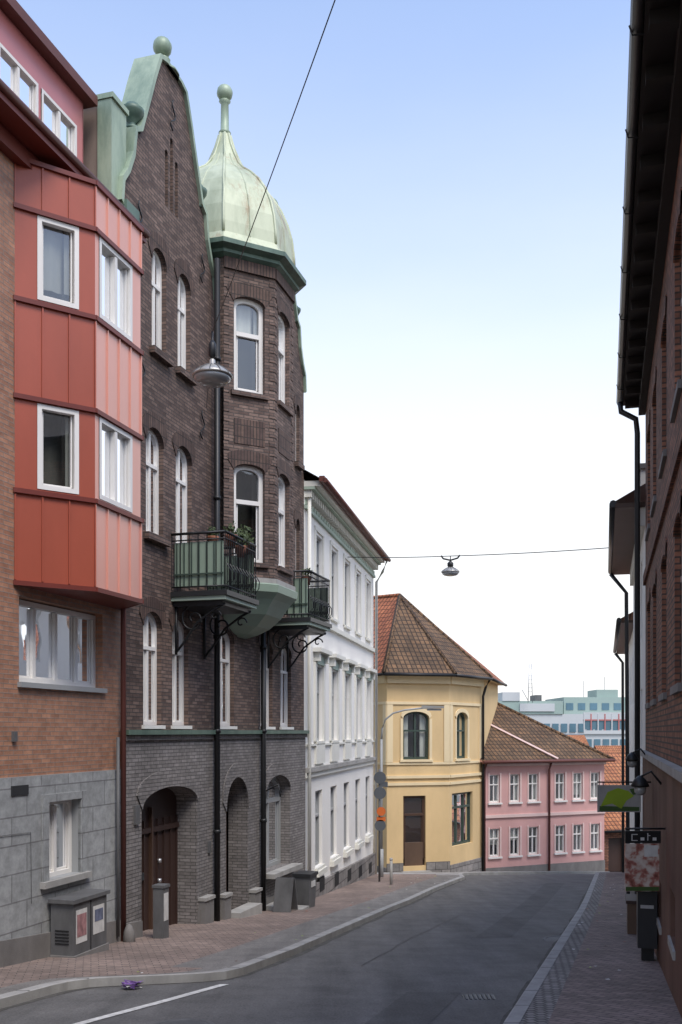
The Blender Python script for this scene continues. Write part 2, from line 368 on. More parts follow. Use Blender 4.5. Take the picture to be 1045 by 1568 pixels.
def patch(x0,x1,y0,y1,sl=.29,mat='asphalt_patch',h=.004):
    n=max(1,int((y1-y0)/.5))
    for i in range(n):
        a=y0+(y1-y0)*i/n; b=y0+(y1-y0)*(i+1)/n
        B.face([(x0+sl*(a-y0),a,g(a)+h),(x1+sl*(a-y0),a,g(a)+h),(x1+sl*(b-y0),b,g(b)+h),(x0+sl*(b-y0),b,g(b)+h)],mat)
patch(2.6,3.3,19,36); patch(-.2,.5,9,12.6)
for x0,y0,y1 in ((3.0,13,39),(.3,15,24)):
    x=x0; y=y0; r_=random.Random(int(x0*10))
    while y<y1:
        x2=x+.29*.4+r_.uniform(-.04,.04); B.face([(x,y,g(y)+.008),(x+.014,y,g(y)+.008),(x2+.014,y+.4,g(y+.4)+.008),(x2,y+.4,g(y+.4)+.008)],'tar'); x=x2; y+=.4
B.finish()
B=MB('drain_grate')
gy=12.2; gx=1.72
B.box(W,gx-.2,gx+.2,gy-.14,gy+.14,g(gy)-.05,g(gy)+.008,'dark_metal')
for i in range(7): B.box(W,gx-.18+i*.055,gx-.155+i*.055,gy-.12,gy+.12,g(gy)+.006,g(gy)+.022,'cabinet_grey')
B.finish()
for (mx_,my_) in ((-1.67,10.3),(4.2,18.6)):
    B=MB('manhole_cover'); B.lathe((mx_,my_,g(my_)),[(.36,-.04),(.36,.0+.012),(.31,.016),(.3,.008),(.02,.01)],'cabinet_grey',24,smooth=False); o_=B.finish()
# ------------------------------------------------------------------ LEFT ROW frame (a = world Y)
L=Frame(-9.16,0,.2987,1)
tan=empty('brick_house')
A=MB('walls',tan); Wn=MB('windows',tan); T=MB('trim',tan)
w1=arch(14.6,16.9,.72,2.02); wl=arch(10.6,12.9,.72,2.02)
wall(A,L,[(5,-.68),(17.5,-.68),(17.5,8.65),(5,8.65)],[w1,wl],'brick_tan',.3)
for a0,a1 in ((14.6,16.9),(10.6,12.9)):
    window(Wn,L,a0,a1,.74,2.0,0,-.2,.08,4,None,'mid',cur=.1); T.box(L,a0-.04,a1+.04,-.18,.07,.66,.738,'grey_paint')
b1=arch(15.25,16.15,-2.32,-1.1); b2=arch(11.3,12.3,-2.1,-.95)
wall(A,L,[(5,-4.4),(17.5,-4.4),(17.5,-.68),(5,-.68)],[b1,b2],'plaster_block',.3,'grey_paint',.045)
A.box(L,5,17.5,-.05,.045,-.682,-.675,'grey_paint')
for a0,a1,z0,z1 in ((15.25,16.15,-2.32,-1.1),(11.3,12.3,-2.1,-.95)):
    window(Wn,L,a0,a1,z0,z1,0,-.18,.07,2,None,'mid',cur=.5)
    for (p,q,r,s_) in ((a0-.16,a0,z0-.05,z1+.12),(a1,a1+.16,z0-.05,z1+.12),(a0,a1,z1,z1+.12)): T.box(L,p,q,0,.075,r,s_,'plaster_block')
    T.box(L,a0-.2,a1+.2,-.1,.14,z0-.1,z0-.002,'stone_pale')
for a,b in zip([5+.5*i for i in range(25)],[5.5+.5*i for i in range(25)]):
    P=[L.p(x,o,z) for z in (-4.6,0) for o in (0,.09) for x in (a,b)]
    for i in (4,6): P[i].z=g(a)+.5
    for i in (5,7): P[i].z=g(b)+.5
    T.hexa(P,'stone_grey')
T.box(L,5,17.5,-.1,.5,8.65,8.78,'red_metal_dark'); T.box(L,5,17.52,.0,.16,8.4,8.648,'red_metal_dark')
T.tube([L.p(5,.52,8.8),L.p(17.52,.52,8.8)],.06,'roof_darkred',8)
A.box(L,5,16.95,-5,-.95,8.8,10.95,'pink_metal')
dorm=[(7.02+i*1.09,7.02+i*1.09+1.0) for i in range(9)]
wall(A,L,[(5,8.8),(16.95,8.8),(16.95,10.95),(5,10.95)],[arch(a,b,9.55,10.42) for a,b in dorm],'pink_metal',.1,None,-.42)
A.box(L,16.93,16.96,-1,-.42,8.8,10.95,'pink_metal')
T.box(L,5,17.1,-5.2,-.22,10.95,11.12,'roof_darkred'); T.box(L,5,17.05,-.42,-.36,8.8,9.5,'roof_darkred')
for a0,a1 in dorm: window(Wn,L,a0,a1,9.55,10.42,0,-.47,.055,2,None,'mid',t=.07,cur=.9)
T.face([L.p(5,.5,8.8),L.p(17.5,.5,8.8),L.p(17.5,-.42,9.1),L.p(5,-.42,9.1)],'roof_darkred')
A.box(L,5,17.48,-9,-.6,-4.4,8.64,'brown_render')
C=[L.p(14.5,0,0),L.p(15.42,.77,0),L.p(16.82,.77,0),L.p(17.45,.0,0)]
bf=[fromto(C[i],C[i+1]) for i in range(3)]
zl=[2.2,3.57,4.97,6.41,7.78,8.5]
Bm=MB('bay_window',tan)
for fi,f in enumerate(bf):
    l=f.L
    if fi==0: ops=[(.27*l,.79*l)]
    elif fi==1: ops=[(.08*l,.80*l)]
    else: ops=[]
    pm='red_metal_sheen' if fi==1 else 'red_metal'
    op=[arch(a,b,z0,z1) for a,b in ops for z0,z1 in ((3.64,4.92),(6.48,7.74))]
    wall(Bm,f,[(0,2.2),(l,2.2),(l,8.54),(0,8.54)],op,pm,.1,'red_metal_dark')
    for a,b in ops:
        for k,(z0,z1) in enumerate(((3.64,4.92),(6.48,7.74))):
            window(Wn,f,a,b,z0,z1,0,-.09,.07,1 if fi==0 else 2,None,'mid' if fi==0 else 'dark',t=.1,cur=(.6 if k else .3) if fi==0 else .1)
    for z in zl: Bm.box(f,-.03,l+.03,0,.045,z-.035,z+.035,'red_metal_dark')
    n=3 if fi==0 else 4
    for i in range(n+1):
        a=l*i/n
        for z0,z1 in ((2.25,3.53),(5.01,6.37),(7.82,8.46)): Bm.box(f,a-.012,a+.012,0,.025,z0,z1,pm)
top=[c+Vector((0,0,8.54)) for c in C]; bot=[c+Vector((0,0,2.17)) for c in C]
Bm.face(top,'roof_darkred'); Bm.face(bot,'red_metal_dark'); Bm.finish()
T.box(L,14.35,14.75,.045,.06,-.95,-.8,'dark_metal'); T.box(L,14.42,14.5,.0,.05,-.15,.0,'cabinet_grey')
T.tube([L.p(17.38,.12,8.4),L.p(17.38,.12,-3.75)],.05,'roof_darkred',8)
T.tube([L.p(17.2,.12,-.1),L.p(17.2,.12,-3.6)],.03,'cabinet_grey',6); T.tube([L.p(14.0,.06,-1.5),L.p(14.8,.06,-1.52),L.p(14.82,.06,-2.6)],.006,'cabinet_grey',4)
A.finish(); Wn.finish(); T.finish()
# ============ dark brick house with turret
db=empty('brick_house')
A=MB('walls',db); Wn=MB('windows',db); T=MB('trim',db)
prof=[(1.93,9.4),(1.88,9.85),(1.7,10.1),(1.52,10.5),(1.44,11.0),(1.25,11.12),(1.12,11.45),(.92,11.95),(.75,12.4),(.6,12.75),(.5,12.98),(.28,13.05)]
def gab(c): return [(c-h,z) for h,z in prof],[(c+h,z) for h,z in reversed(prof)]
g1l,g1r=gab(19.42); g2l,g2r=gab(25.27)
outer=[(17.5,0),(27.2,0)]+list(reversed(g2l+g2r))+list(reversed(g1l+g1r))
win2=[(18.4,19.08,3.74,5.8),(19.6,20.3,3.74,5.8),(24.3,24.9,3.74,5.8),(25.5,26.1,3.74,5.8),(26.55,26.85,3.74,5.8)]
win3=[(18.62,19.2,7.3,9.3),(19.68,20.24,7.3,9.3),(24.6,25.1,7.3,9.3),(25.5,26.0,7.3,9.3),(26.55,26.85,7.3,8.9)]
win1=[(18.3,19.0,.12,2.28),(19.45,20.15,.12,2.28),(21.55,22.45,.12,2.3),(24.05,24.85,.12,2.25),(25.4,26.2,.12,2.25)]
slit=[(19.15,19.27,10.3,11.4),(19.36,19.48,10.3,11.75),(19.57,19.69,10.3,11.4),(25.2,25.35,10.3,11.6)]
ops=[arch(a,b,c,d,.3) for a,b,c,d in win1+win2+win3]+[arch(a,b,c,d,.05) for a,b,c,d in slit]
wall(A,L,outer,ops,'brick_dark',.24)
A.poly(L,g1l+g1r,-.38,'brick_dark'); A.poly(L,g2l+g2r,-.38,'brick_dark')
for (a,b,c,d) in win1:
    window(Wn,L,a,b,c,d,.3,-.14,.07,2,.68,'dark',cur=.95,t=.04); archband(T,L,a,b,d,.3,.28,'brick_darkarch')
    T.box(L,a-.06,b+.06,-.14,.06,c-.07,c-.003,'white_paint')
for (a,b,c,d) in win2+win3:
    window(Wn,L,a,b,c,d,.3,-.14,.07,2,.66,'dark',cur=.95,t=.04); archband(T,L,a,b,d,.3,.28,'brick_darkarch')
    T.box(L,a-.1,b+.1,-.14,.12,c-.13,c-.003,'brick_dark')
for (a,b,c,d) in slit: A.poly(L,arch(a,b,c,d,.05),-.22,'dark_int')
for a,z in ((18.2,6.6),(20.75,6.4),(20.75,9.7),(18.1,9.4),(19.42,12.1)):
    pts=[L.p(a+.10*math.sin(t*1.0)*(1-t/9),.04,z+.07*t) for t in [i*.5 for i in range(-6,12)]]
    T.tube(pts,.016,'iron_black',5)
for gl,gr,c in ((g1l,g1r,19.42),(g2l,g2r,25.27)):
    pts=gl+gr; out=[]
    for (a,z) in pts: out.append((a+(.07 if a>c else -.07),z+.06))
    f0=[L.p(a,.07,z) for a,z in pts]; f1=[L.p(a,.07,z) for a,z in out]; b0=[L.p(a,-.5,z) for a,z in pts]; b1_=[L.p(a,-.5,z) for a,z in out]
    T.strip(f0,f1,'copper',False); T.strip(f1,b1_,'copper',False); T.strip(b1_,b0,'copper',False); T.strip(f0,b0,'copper',False)
    cc=L.p(c,-.2,0)
    T.lathe((cc.x,cc.y,13.05),[(.34,0),(.32,.06),(.16,.14),(.11,.22),(.16,.30),(.07,.36),(.06,.42)],'copper',12)
    T.ball((cc.x,cc.y,13.6),.19,'copper')
    for da in (-1.34,1.34):
        u=L.p(c+da,-.1,11.08)
        T.lathe(u,[(.15,0),(.15,.06),(.07,.1),(.06,.16),(.15,.24),(.21,.34),(.22,.4),(.17,.43),(.12,.5),(.03,.54)],'copper_dark',14)
        T.lathe(L.p(c+da,-.2,10.4),[(.02,0),(.16,.3),(.18,.68)],'copper',8)
A.box(L,17.52,27.18,-9,-.75,-4.6,9.3,'brick_dark')
Rf=MB('roof',db)
for a0,a1 in ((17.5,21.3),(21.3,23.4),(23.4,27.2)):
    Rf.face([L.p(a0,-.45,9.35),L.p(a1,-.45,9.35),L.p(a1,-3.6,12.2),L.p(a0,-3.6,12.2)],'slate')
Rf.face([L.p(17.5,-.45,9.35),L.p(17.5,-3.6,12.2),L.p(17.5,-9,9.35)],'brown_render'); Rf.face([L.p(27.2,-.45,9.35),L.p(27.2,-3.6,12.2),L.p(27.2,-9,9.35)],'brown_render')
for c,h in ((19.42,1.9),(25.27,1.9)):
    for s_ in (-1,1): Rf.face([L.p(c,-.4,12.3),L.p(c+s_*h,-.4,9.5),L.p(c+s_*h,-3.4,9.5),L.p(c,-3.4,12.3)],'copper_dark')
Rf.box(L,17.25,17.7,-3.2,-.3,8.8,11.15,'brown_render'); Rf.box(L,17.2,17.75,-3.3,.02,11.15,11.24,'copper')
Rf.box(L,17.22,17.72,-.3,-.02,8.8,11.14,'copper'); Rf.box(L,17.72,17.95,-.3,-.05,9.3,10.2,'copper_dark')
Rf.box(L,17.5,17.95,-.45,.12,9.3,9.5,'copper_dark')
Rf.finish()
gate=arch(18.15,20.45,-4.9,-1.08,.38,14); dr=arch(21.9,23.15,-5.1,-1.05,.75,14); shop=arch(24.25,26.0,-3.5,-1.12,.45,14)
wall(A,L,[(17.5,-5.4),(27.2,-5.4),(27.2,0),(17.5,0)],[gate,dr,shop],'brick_grey',.5,None,.05)
for a0,a1,z1,r in ((18.15,20.45,-1.08,.38),(21.9,23.15,-1.05,.75),(24.25,26.0,-1.12,.45)): archband(T,L,a0,a1,z1,r,.34,'brick_grey',.075,14)
T.box(L,17.5,27.22,.0,.16,-.06,.03,'copper_dark'); T.box(L,17.5,27.22,.0,.10,-.16,-.062,'brick_grey')
A.poly(L,gate,-.42,'wood_door')
for i in range(9):
    a=18.2+i*.275; T.box(L,a,a+.03,-.42,-.385,-4.2,-1.75,'wood_door')
T.box(L,18.15,20.45,-.42,-.36,-2.0,-1.9,'wood_door'); T.box(L,19.27,19.33,-.42,-.35,-4.2,-1.5,'brown_frame')
for (c,z) in ((19.6,-2.6),(19.6,-3.0)): T.lathe(L.p(c,-.36,z),[(.04,-.04),(.04,.04)],'alu',8)
T.box(L,18.7,19.0,-.385,-.37,-2.9,-2.75,'dark_metal'); T.box(L,17.85,18.0,.05,.1,-1.7,-1.35,'cabinet_grey'); T.box(L,20.95,21.05,.05,.09,-2.6,-2.35,'cabinet_grey')
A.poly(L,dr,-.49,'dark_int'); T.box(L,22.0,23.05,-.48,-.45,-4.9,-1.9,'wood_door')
window(Wn,L,24.25,26.0,-3.5,-1.12,.45,-.28,.1,2,.72,'dark','grey_paint',cur=.9)
T.box(L,24.1,26.15,-.1,.35,-3.62,-3.505,'stone_pale')
for a0,a1,o1,h in ((20.52,20.95,.2,.5),(21.5,21.85,.2,.5),(23.22,23.6,.2,.5),(26.4,27.15,.13,.7)):
    zz=g(a0)+.1; T.box(L,a0,a1,.05,o1,zz-.4,zz+h,'stone_grey'); T.box(L,a0-.02,a1+.02,.05,o1+.03,zz+h+.002,zz+h+.07,'stone_pale')
for a,b in ((17.52,18.1),(20.47,21.88),(23.17,27.18)):
    P=[L.p(x,o,z) for z in (-5.5,0) for o in (.04,.1) for x in (a,b)]
    for i in (4,6): P[i].z=g(a)+.42
    for i in (5,7): P[i].z=g(b)+.42
    T.hexa(P,'stone_grey')
T.box(L,21.88,23.17,.05,.4,-5,g(22)+.26,'stone_pale'); T.box(L,24.0,25.2,.11,.5,-5.2,g(24.3)+.26,'stone_pale')
for a,zt in ((21.2,10.2),(23.85,3.1)):
    T.tube([L.p(a,.16,zt),L.p(a,.16,g(a)+.1)],.065,'iron_black',8)
    for z in (8,5,2,-.03,-2.2): 
        if z<zt: T.tube([L.p(a,.16,z),L.p(a,.16,z+.08)],.085,'iron_black',8)
T.tube([L.p(24.1,.05,-1.5),L.p(24.1,.45,-1.3),L.p(24.1,.5,-1.6)],.02,'iron_black',5)
thn=math.atan2(L.n.y,L.n.x)
ct=L.p(22.9,-.43,0)
def octp(r,k,z): a=thn+math.radians(22.5+45*k); return Vector((ct.x+r*math.cos(a),ct.y+r*math.sin(a),z))
Tu=MB('turret',db)
for k in range(8):
    p,q=octp(1.6,k-1,0),octp(1.6,k,0); f=fromto(p,q); l=f.L
    if k in (0,1,7):
        ww=[(l/2-.37,l/2+.37,3.75,5.92,.16),(l/2-.37,l/2+.37,7.5,9.62,.16)]
        wall(Tu,f,[(0,3.35),(l,3.35),(l,10.4),(0,10.4)],[arch(*w) for w in ww],'brick_dark',.2)
        for wi,w in enumerate(ww):
            window(Wn,f,*w[:4],w[4],-.17,.095,1,.62,'dark',cur=.95); archband(T,f,w[0],w[1],w[3],.16,.3,'brick_darkarch')
            if wi: curtain(Wn,f,w[0],w[1],w[2]+1.35,w[3],-.3,'curtain')
            T.box(f,w[0]-.08,w[1]+.08,-.1,.08,w[2]-.1,w[2]-.003,'brick_dark')
        Tu.box(f,l/2-.37,l/2+.37,0,.015,6.35,6.9,'brick_darkarch')
        Tu.box(f,.0,l,0,.05,10.15,10.4,'brick_darkarch')
    else: wall(Tu,f,[(0,8),(l,8),(l,10.4),(0,10.4)],[],'brick_dark')
    for j in range(32):
        z=3.45+j*.21
        if k in (0,1,7): Tu.box(f,.0,.13,0,.012,z,z+.11,'brick_dark'); Tu.box(f,l-.13,l,0,.012,z,z+.11,'brick_dark')
    Tu.box(f,-.02,l+.02,-.03,.06,3.3,3.42,'stone_pale')
Tu.lathe((ct.x,ct.y,0),[(1.62,10.38),(1.75,10.45),(1.75,10.52),(1.92,10.58),(1.92,10.68),(1.72,10.74)],'copper_dark',8,thn+math.radians(22.5),False)
dp=[(1.88,10.68),(1.86,10.72),(1.72,10.78),(1.64,10.95),(1.63,11.2),(1.58,11.6),(1.48,11.95),(1.32,12.3),(1.1,12.6),(.85,12.85),(.62,13.02),(.46,13.2),(.34,13.42),(.22,13.7),(.13,14.0),(.10,14.1)]
Tu.lathe((ct.x,ct.y,0),dp,'copper_dome',8,thn+math.radians(22.5),False)
for k in range(8):
    a=thn+math.radians(22.5+45*k)
    Tu.tube([Vector((ct.x+r*math.cos(a),ct.y+r*math.sin(a),z)) for r,z in dp[3:-1]],.035,'copper_dome',6)
    a=thn+math.radians(45*k); q=math.cos(math.radians(22.5))
    Tu.tube([Vector((ct.x+r*q*math.cos(a),ct.y+r*q*math.sin(a),z)) for r,z in dp[3:-3]],.018,'copper_dome',4)
Tu.lathe((ct.x,ct.y,0),[(.11,14.0),(.15,14.06),(.10,14.12),(.09,14.75),(.14,14.8),(.06,14.86)],'copper',12)
Tu.ball((ct.x,ct.y,15.0),.19,'copper')
Tu.lathe((ct.x,ct.y,0),[(1.6,3.35),(1.72,3.28),(1.7,3.12),(1.55,2.98),(1.45,2.85),(1.32,2.65),(1.05,2.4),(.75,2.25),(.5,2.18)],'green_panel',8,thn+math.radians(22.5),False)
Tu.finish()
def balcony(a0,a1,out,z,sidepanel=True):
    Bc=MB('balcony',db)
    Bc.box(L,a0-.05,a1+.05,.0,out+.06,z-.12,z-.02,'dark_metal'); Bc.box(L,a0-.02,a1+.02,.0,out+.02,z-.2,z-.122,'green_trim'); Bc.box(L,a0+.06,a1-.06,0,out-.08,z-.3,z-.202,'dark_metal')
    zt=z+1.12
    for p,q in (((a0,.0),(a0,out)),((a0,out),(a1,out)),((a1,out),(a1,.0))):
        for zz,r in ((zt,.028),(zt-.13,.014),(z+.07,.016)): Bc.tube([L.p(p[0],p[1],zz),L.p(q[0],q[1],zz)],r,'iron_black',6)
        ln=(L.p(*p,0)-L.p(*q,0)).length; n=int(ln/.095)
        if p[0]==q[0]: n=int(ln/.19)
        for i in range(n+1):
            t=i/n; a=p[0]+(q[0]-p[0])*t; o=p[1]+(q[1]-p[1])*t
            Bc.tube([L.p(a,o,z),L.p(a,o,zt)],.010,'iron_black',4)
    for aa in (a0,a1):
        Bc.box(L,aa+.02,aa+.045,.06,out-.05,z+.08,zt-.17,'green_panel')
        for i in range(7): Bc.box(L,aa+.0,aa+.019,.1+i*.16,.12+i*.16,z+.08,zt-.17,'dark_green_frame')
        Bc.box(L,aa-.015,aa+.005,.05,out-.04,z+.3,z+.33,'dark_green_frame')
    for i in range(int((a1-a0)/.16)+1):
        a=a0+.06+i*.16
        Bc.tube([L.p(a,out,z+.1),L.p(a,out+.09,z+.22),L.p(a,out+.1,z+.36),L.p(a,out,z+.52)],.011,'iron_black',4)
    for a in (a0+.12,a1-.12):
        pts=[]
        for t in range(0,26):
            th=t*.36; r=.30*(1-t/30); pts.append(L.p(a,.42+r*math.cos(th+1.2),z-.55+r*math.sin(th+1.2)))
        Bc.tube(pts,.022,'iron_black',5)
        Bc.tube([L.p(a,.04,z-.25),L.p(a,.04,z-1.25)],.03,'iron_black',5)
        Bc.tube([L.p(a,.05,z-1.2),L.p(a,.22,z-1.0),L.p(a,.5,z-.62),L.p(a,.85,z-.38),L.p(a,out-.05,z-.26)],.026,'iron_black',5)
        pts=[L.p(a,.88+.13*(1-t/14)*math.cos(t*.5),z-.5+.13*(1-t/14)*math.sin(t*.5)) for t in range(12)]
        Bc.tube(pts,.018,'iron_black',5)
    Bc.finish()
balcony(19.42,20.95,1.15,2.78); balcony(24.35,25.95,1.15,2.82)
A.finish(); Wn.finish(); T.finish()
def plant(c,r,n=120,pot=True,name='potted_plant'):
    B=MB(name)
    if pot: B.lathe(c,[(.08,-.02),(.12,.16),(.13,.2),(.11,.2)],'terracotta',10)
    for i in range(n):
        d=Vector((random.gauss(0,1),random.gauss(0,1),random.gauss(0,.9))).normalized()*r*random.random()**.5
        p=Vector(c)+Vector((0,0,.2+r*.7))+d; s_=.05
        u=Vector((random.uniform(-1,1),random.uniform(-1,1),random.uniform(-1,1))).normalized(); v=u.orthogonal().normalized()
        B.face([p-u*s_,p+v*s_*.5,p+u*s_,p-v*s_*.5],'foliage')
    B.finish()
plant(L.p(20.0,1.02,2.8+.95),.16,60); plant(L.p(20.75,1.0,2.8+.95),.22,140); plant(L.p(19.6,.8,2.8+.85),.13,60); plant(L.p(20.4,1.05,3.6),.2,120)
plant(L.p(24.6,1.0,3.65),.15,70)
# ============ white house
Wf=Frame(-6.17,0,.189,1)
wh=empty('white_house')
A=MB('walls',wh); Wn=MB('windows',wh); T=MB('trim',wh)
cs=[29.15,31.4,33.65,35.9,38.15]; hw=.5
rows=[(3.6,5.8),(-.28,1.93),(-4.0,-1.75)]
ops=[arch(c-hw,c+hw,z0,z1) for c in cs for z0,z1 in rows]
wall(A,Wf,[(27.2,-6.3),(39.6,-6.3),(39.6,7.0),(27.2,7.0)],ops,'white_plaster',.2)
A.box(Wf,27.22,39.58,-9,-.6,-6.2,6.9,'white_plaster')
for c in cs:
    for ri,(z0,z1) in enumerate(rows):
        window(Wn,Wf,c-hw,c+hw,z0,z1,0,-.16,.07,2,.66,'dark','grey_paint')
        T.box(Wf,c-hw-.06,c+hw+.06,-.1,.08,z0-.08,z0-.003,'cream_trim')
        if ri==1:
            for s_ in (-1,1):
                T.box(Wf,c+s_*(hw+.1)-.1,c+s_*(hw+.1)+.1,0,.06,z0-.01,z1+.1,'cream_trim')
                T.box(Wf,c+s_*(hw+.1)-.09,c+s_*(hw+.1)+.09,0,.18,z1+.12,z1+.38,'cream_trim')
            T.box(Wf,c-hw-.3,c+hw+.3,0,.25,z1+.382,z1+.5,'cream_trim'); T.box(Wf,c-hw-.0,c+hw+.0,0,.07,z1+.05,z1+.3,'green_trim')
            T.box(Wf,c-hw-.1,c+hw+.1,0,.07,-.95,-.4,'cream_trim')
        elif ri==0:
            for s_ in (-1,1): T.box(Wf,c+s_*(hw+.07)-.07,c+s_*(hw+.07)+.07,0,.04,z0-.003,z1+.08,'cream_trim')
            T.box(Wf,c-hw-.14,c+hw+.14,0,.05,z1+.082,z1+.2,'cream_trim')
        else:
            T.box(Wf,c-hw-.12,c+hw+.12,0,.14,z0-.25,z0-.085,'cream_trim')
T.box(Wf,27.2,39.62,0,.14,-1.15,-1.02,'stone_pale'); T.box(Wf,27.2,39.61,0,.08,-1.3,-1.152,'cream_trim')
T.box(Wf,27.2,39.61,0,.10,3.18,3.32,'cream_trim'); T.box(Wf,27.2,39.61,0,.06,-.42,-.36,'cream_trim')
T.box(Wf,27.2,39.62,0,.08,6.2,6.3,'green_trim'); T.box(Wf,27.2,39.63,0,.3,6.72,6.8,'green_trim'); T.box(Wf,27.2,39.64,0,.45,6.802,6.95,'cream_trim')
for i in range(48): T.box(Wf,27.25+i*.26,27.37+i*.26,0,.2,6.52,6.718,'cream_trim')
for i in range(36): T.box(Wf,27.3+i*.345,27.52+i*.345,0,.05,6.34,6.46,'green_trim')
for a in [27.2+.62*i for i in range(20)]:
    b=a+.62
    P=[Wf.p(x,o,z) for z in (-6.5,0) for o in (.0,.1) for x in (a,b)]
    for i in (4,6): P[i].z=-4.35-(a-27.2)*.045
    for i in (5,7): P[i].z=-4.35-(b-27.2)*.045
    T.hexa(P,'granite_block')
for c in cs: 
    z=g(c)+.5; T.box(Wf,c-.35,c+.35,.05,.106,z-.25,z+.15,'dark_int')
Rf=MB('roof',wh)
Rf.face([Wf.p(27.1,.55,6.95),Wf.p(39.8,.55,6.95),Wf.p(39.8,-4,9.6),Wf.p(27.1,-4,9.6)],'roof_darkred')
Rf.face([Wf.p(27.1,-8.5,6.95),Wf.p(39.8,-8.5,6.95),Wf.p(39.8,-4,9.6),Wf.p(27.1,-4,9.6)],'roof_darkred')
Rf.poly(Frame(*Wf.p(39.6,0,0).xy,-.983,.186),[(0,6.9),(8.5,6.9),(4,9.5)],0,'white_plaster')
Rf.box(Wf,27.1,39.8,.45,.6,6.9,7.05,'roof_darkred')
Rf.tube([Wf.p(27.1,.62,6.93),Wf.p(39.8,.62,6.93)],.07,'roof_darkred',8)
Rf.finish()
T.tube([Wf.p(39.4,.6,6.9),Wf.p(39.4,.4,6.4),Wf.p(39.4,.15,6.0),Wf.p(39.4,.12,-5.8)],.055,'cream_trim',8)
T.tube([Wf.p(27.35,.12,6.7),Wf.p(27.35,.12,-4.8)],.055,'cream_trim',8)
A.finish(); Wn.finish(); T.finish()
# ============ yellow corner house
ye=empty('yellow_house')
A=MB('walls',ye); Wn=MB('windows',ye); T=MB('trim',ye)
Z0=(1.0,43.2); PA=(1.94,41.5); PB=(4.68,42.3); PC=(6.45,45.0)
F1=fromto(PA,PB); F2=fromto(PB,PC); F0=fromto(Z0,PA)
for f,wl_ in ((F0,[]),(F1,[(.72,1.92,-1.2,.85,.3),(.74,1.76,-5.75,-2.75,0)]),(F2,[(.62,1.75,-1.2,.85,.3),(.25,2.3,-5.0,-2.7,0)])):
    wall(A,f,[(0,-7),(f.L,-7),(f.L,2.5),(0,2.5)],[arch(*w) for w in wl_],'yellow_plaster',.22)
    for i,w in enumerate(wl_):
        if i==0: window(Wn,f,*w[:4],w[4],-.18,.08,2,.6,'dark','dark_green_frame',cur=.2)
        elif f is F1:
            A.poly(f,arch(*w),-.2,'wood_door'); window(Wn,f,w[0],w[1],w[2]+.3,w[3],0,-.18,.1,1,.7,'dark','brown_frame',cur=.9); T.box(f,w[0]+.1,w[1]-.1,-.17,-.1,w[2],w[2]+1.0,'wood_door2')
        else: window(Wn,f,w[0],w[1],w[2],w[3],0,-.18,.09,3,.72,'mid','dark_green_frame',cur=.7)
        if i==0:
            archband(T,f,w[0],w[1],w[3],.3,.16,'yellow_trim',.05); 
            T.box(f,w[0]-.12,w[0],0,.05,w[2],w[3]-.3,'yellow_trim'); T.box(f,w[1],w[1]+.12,0,.05,w[2],w[3]-.3,'yellow_trim'); T.box(f,w[0]-.15,w[1]+.15,0,.1,w[2]-.1,w[2]-.002,'yellow_trim')
    for z0,z1,o in ((2.05,2.5,.12),(1.15,1.27,.05),(-2.0,-1.88,.08),(-2.3,-2.18,.06),(-1.42,-1.32,.05)): T.box(f,-.01,f.L+.01,0,o,z0,z1,'yellow_trim')
    for a in (0,f.L-.26): T.box(f,a,a+.26,0,.045,-1.31,1.14,'yellow_trim')
    T.box(f,-.01,f.L+.01,0,.07,-7,-5.78,'granite_block') if f is not F1 else (T.box(f,-.01,.72,0,.07,-7,-5.6,'granite_block'),T.box(f,1.78,f.L+.01,0,.07,-7,-5.6,'granite_block'),T.box(f,.6,1.9,0,.35,-7,-5.95,'stone_pale'))
Rf=MB('roof',ye)
E=[Vector(p+(2.45,)) for p in ((.3,42.95),(1.78,41.0),(4.9,41.85),(6.9,44.8),(8.6,51),(-2,51))]
P1=Vector((2.76,46,6.4)); P2=Vector((-1,49.5,6.5))
Rf.face([E[0],E[1],P1,P2],'roof_tile_red'); Rf.face([E[1],E[2],P1],'roof_tile_brown'); Rf.face([E[2],E[3],P1],'roof_tile_brown'); Rf.face([E[3],E[4],P1],'roof_tile_red'); Rf.face([E[4],E[5],P2,P1],'roof_tile_red'); Rf.face([E[5],E[0],P2],'roof_tile_red')
Rf.face([e-Vector((0,0,.06)) for e in E],'yellow_trim')
for a,b in zip(E[:4],E[1:5]): Rf.tube([a-Vector((0,0,.05)),b-Vector((0,0,.05))],.07,'iron_black',6)
for e in E[1:4]: Rf.tube([e,P1],.09,'roof_tile_brown',6)
Rf.tube([P1,P2],.1,'roof_tile_red',6); Rf.finish()
A.poly(fromto(PC,(8,50)),[(0,-7),(5.3,-7),(5.3,2.5),(0,2.5)],0,'yellow_plaster')
T.tube([E[3]-Vector((0.1,0,.1)),(6.6,44.7,2.0),(6.5,44.8,1.6),(6.5,44.85,-6.4)],.06,'iron_black',8)
A.finish(); Wn.finish(); T.finish()
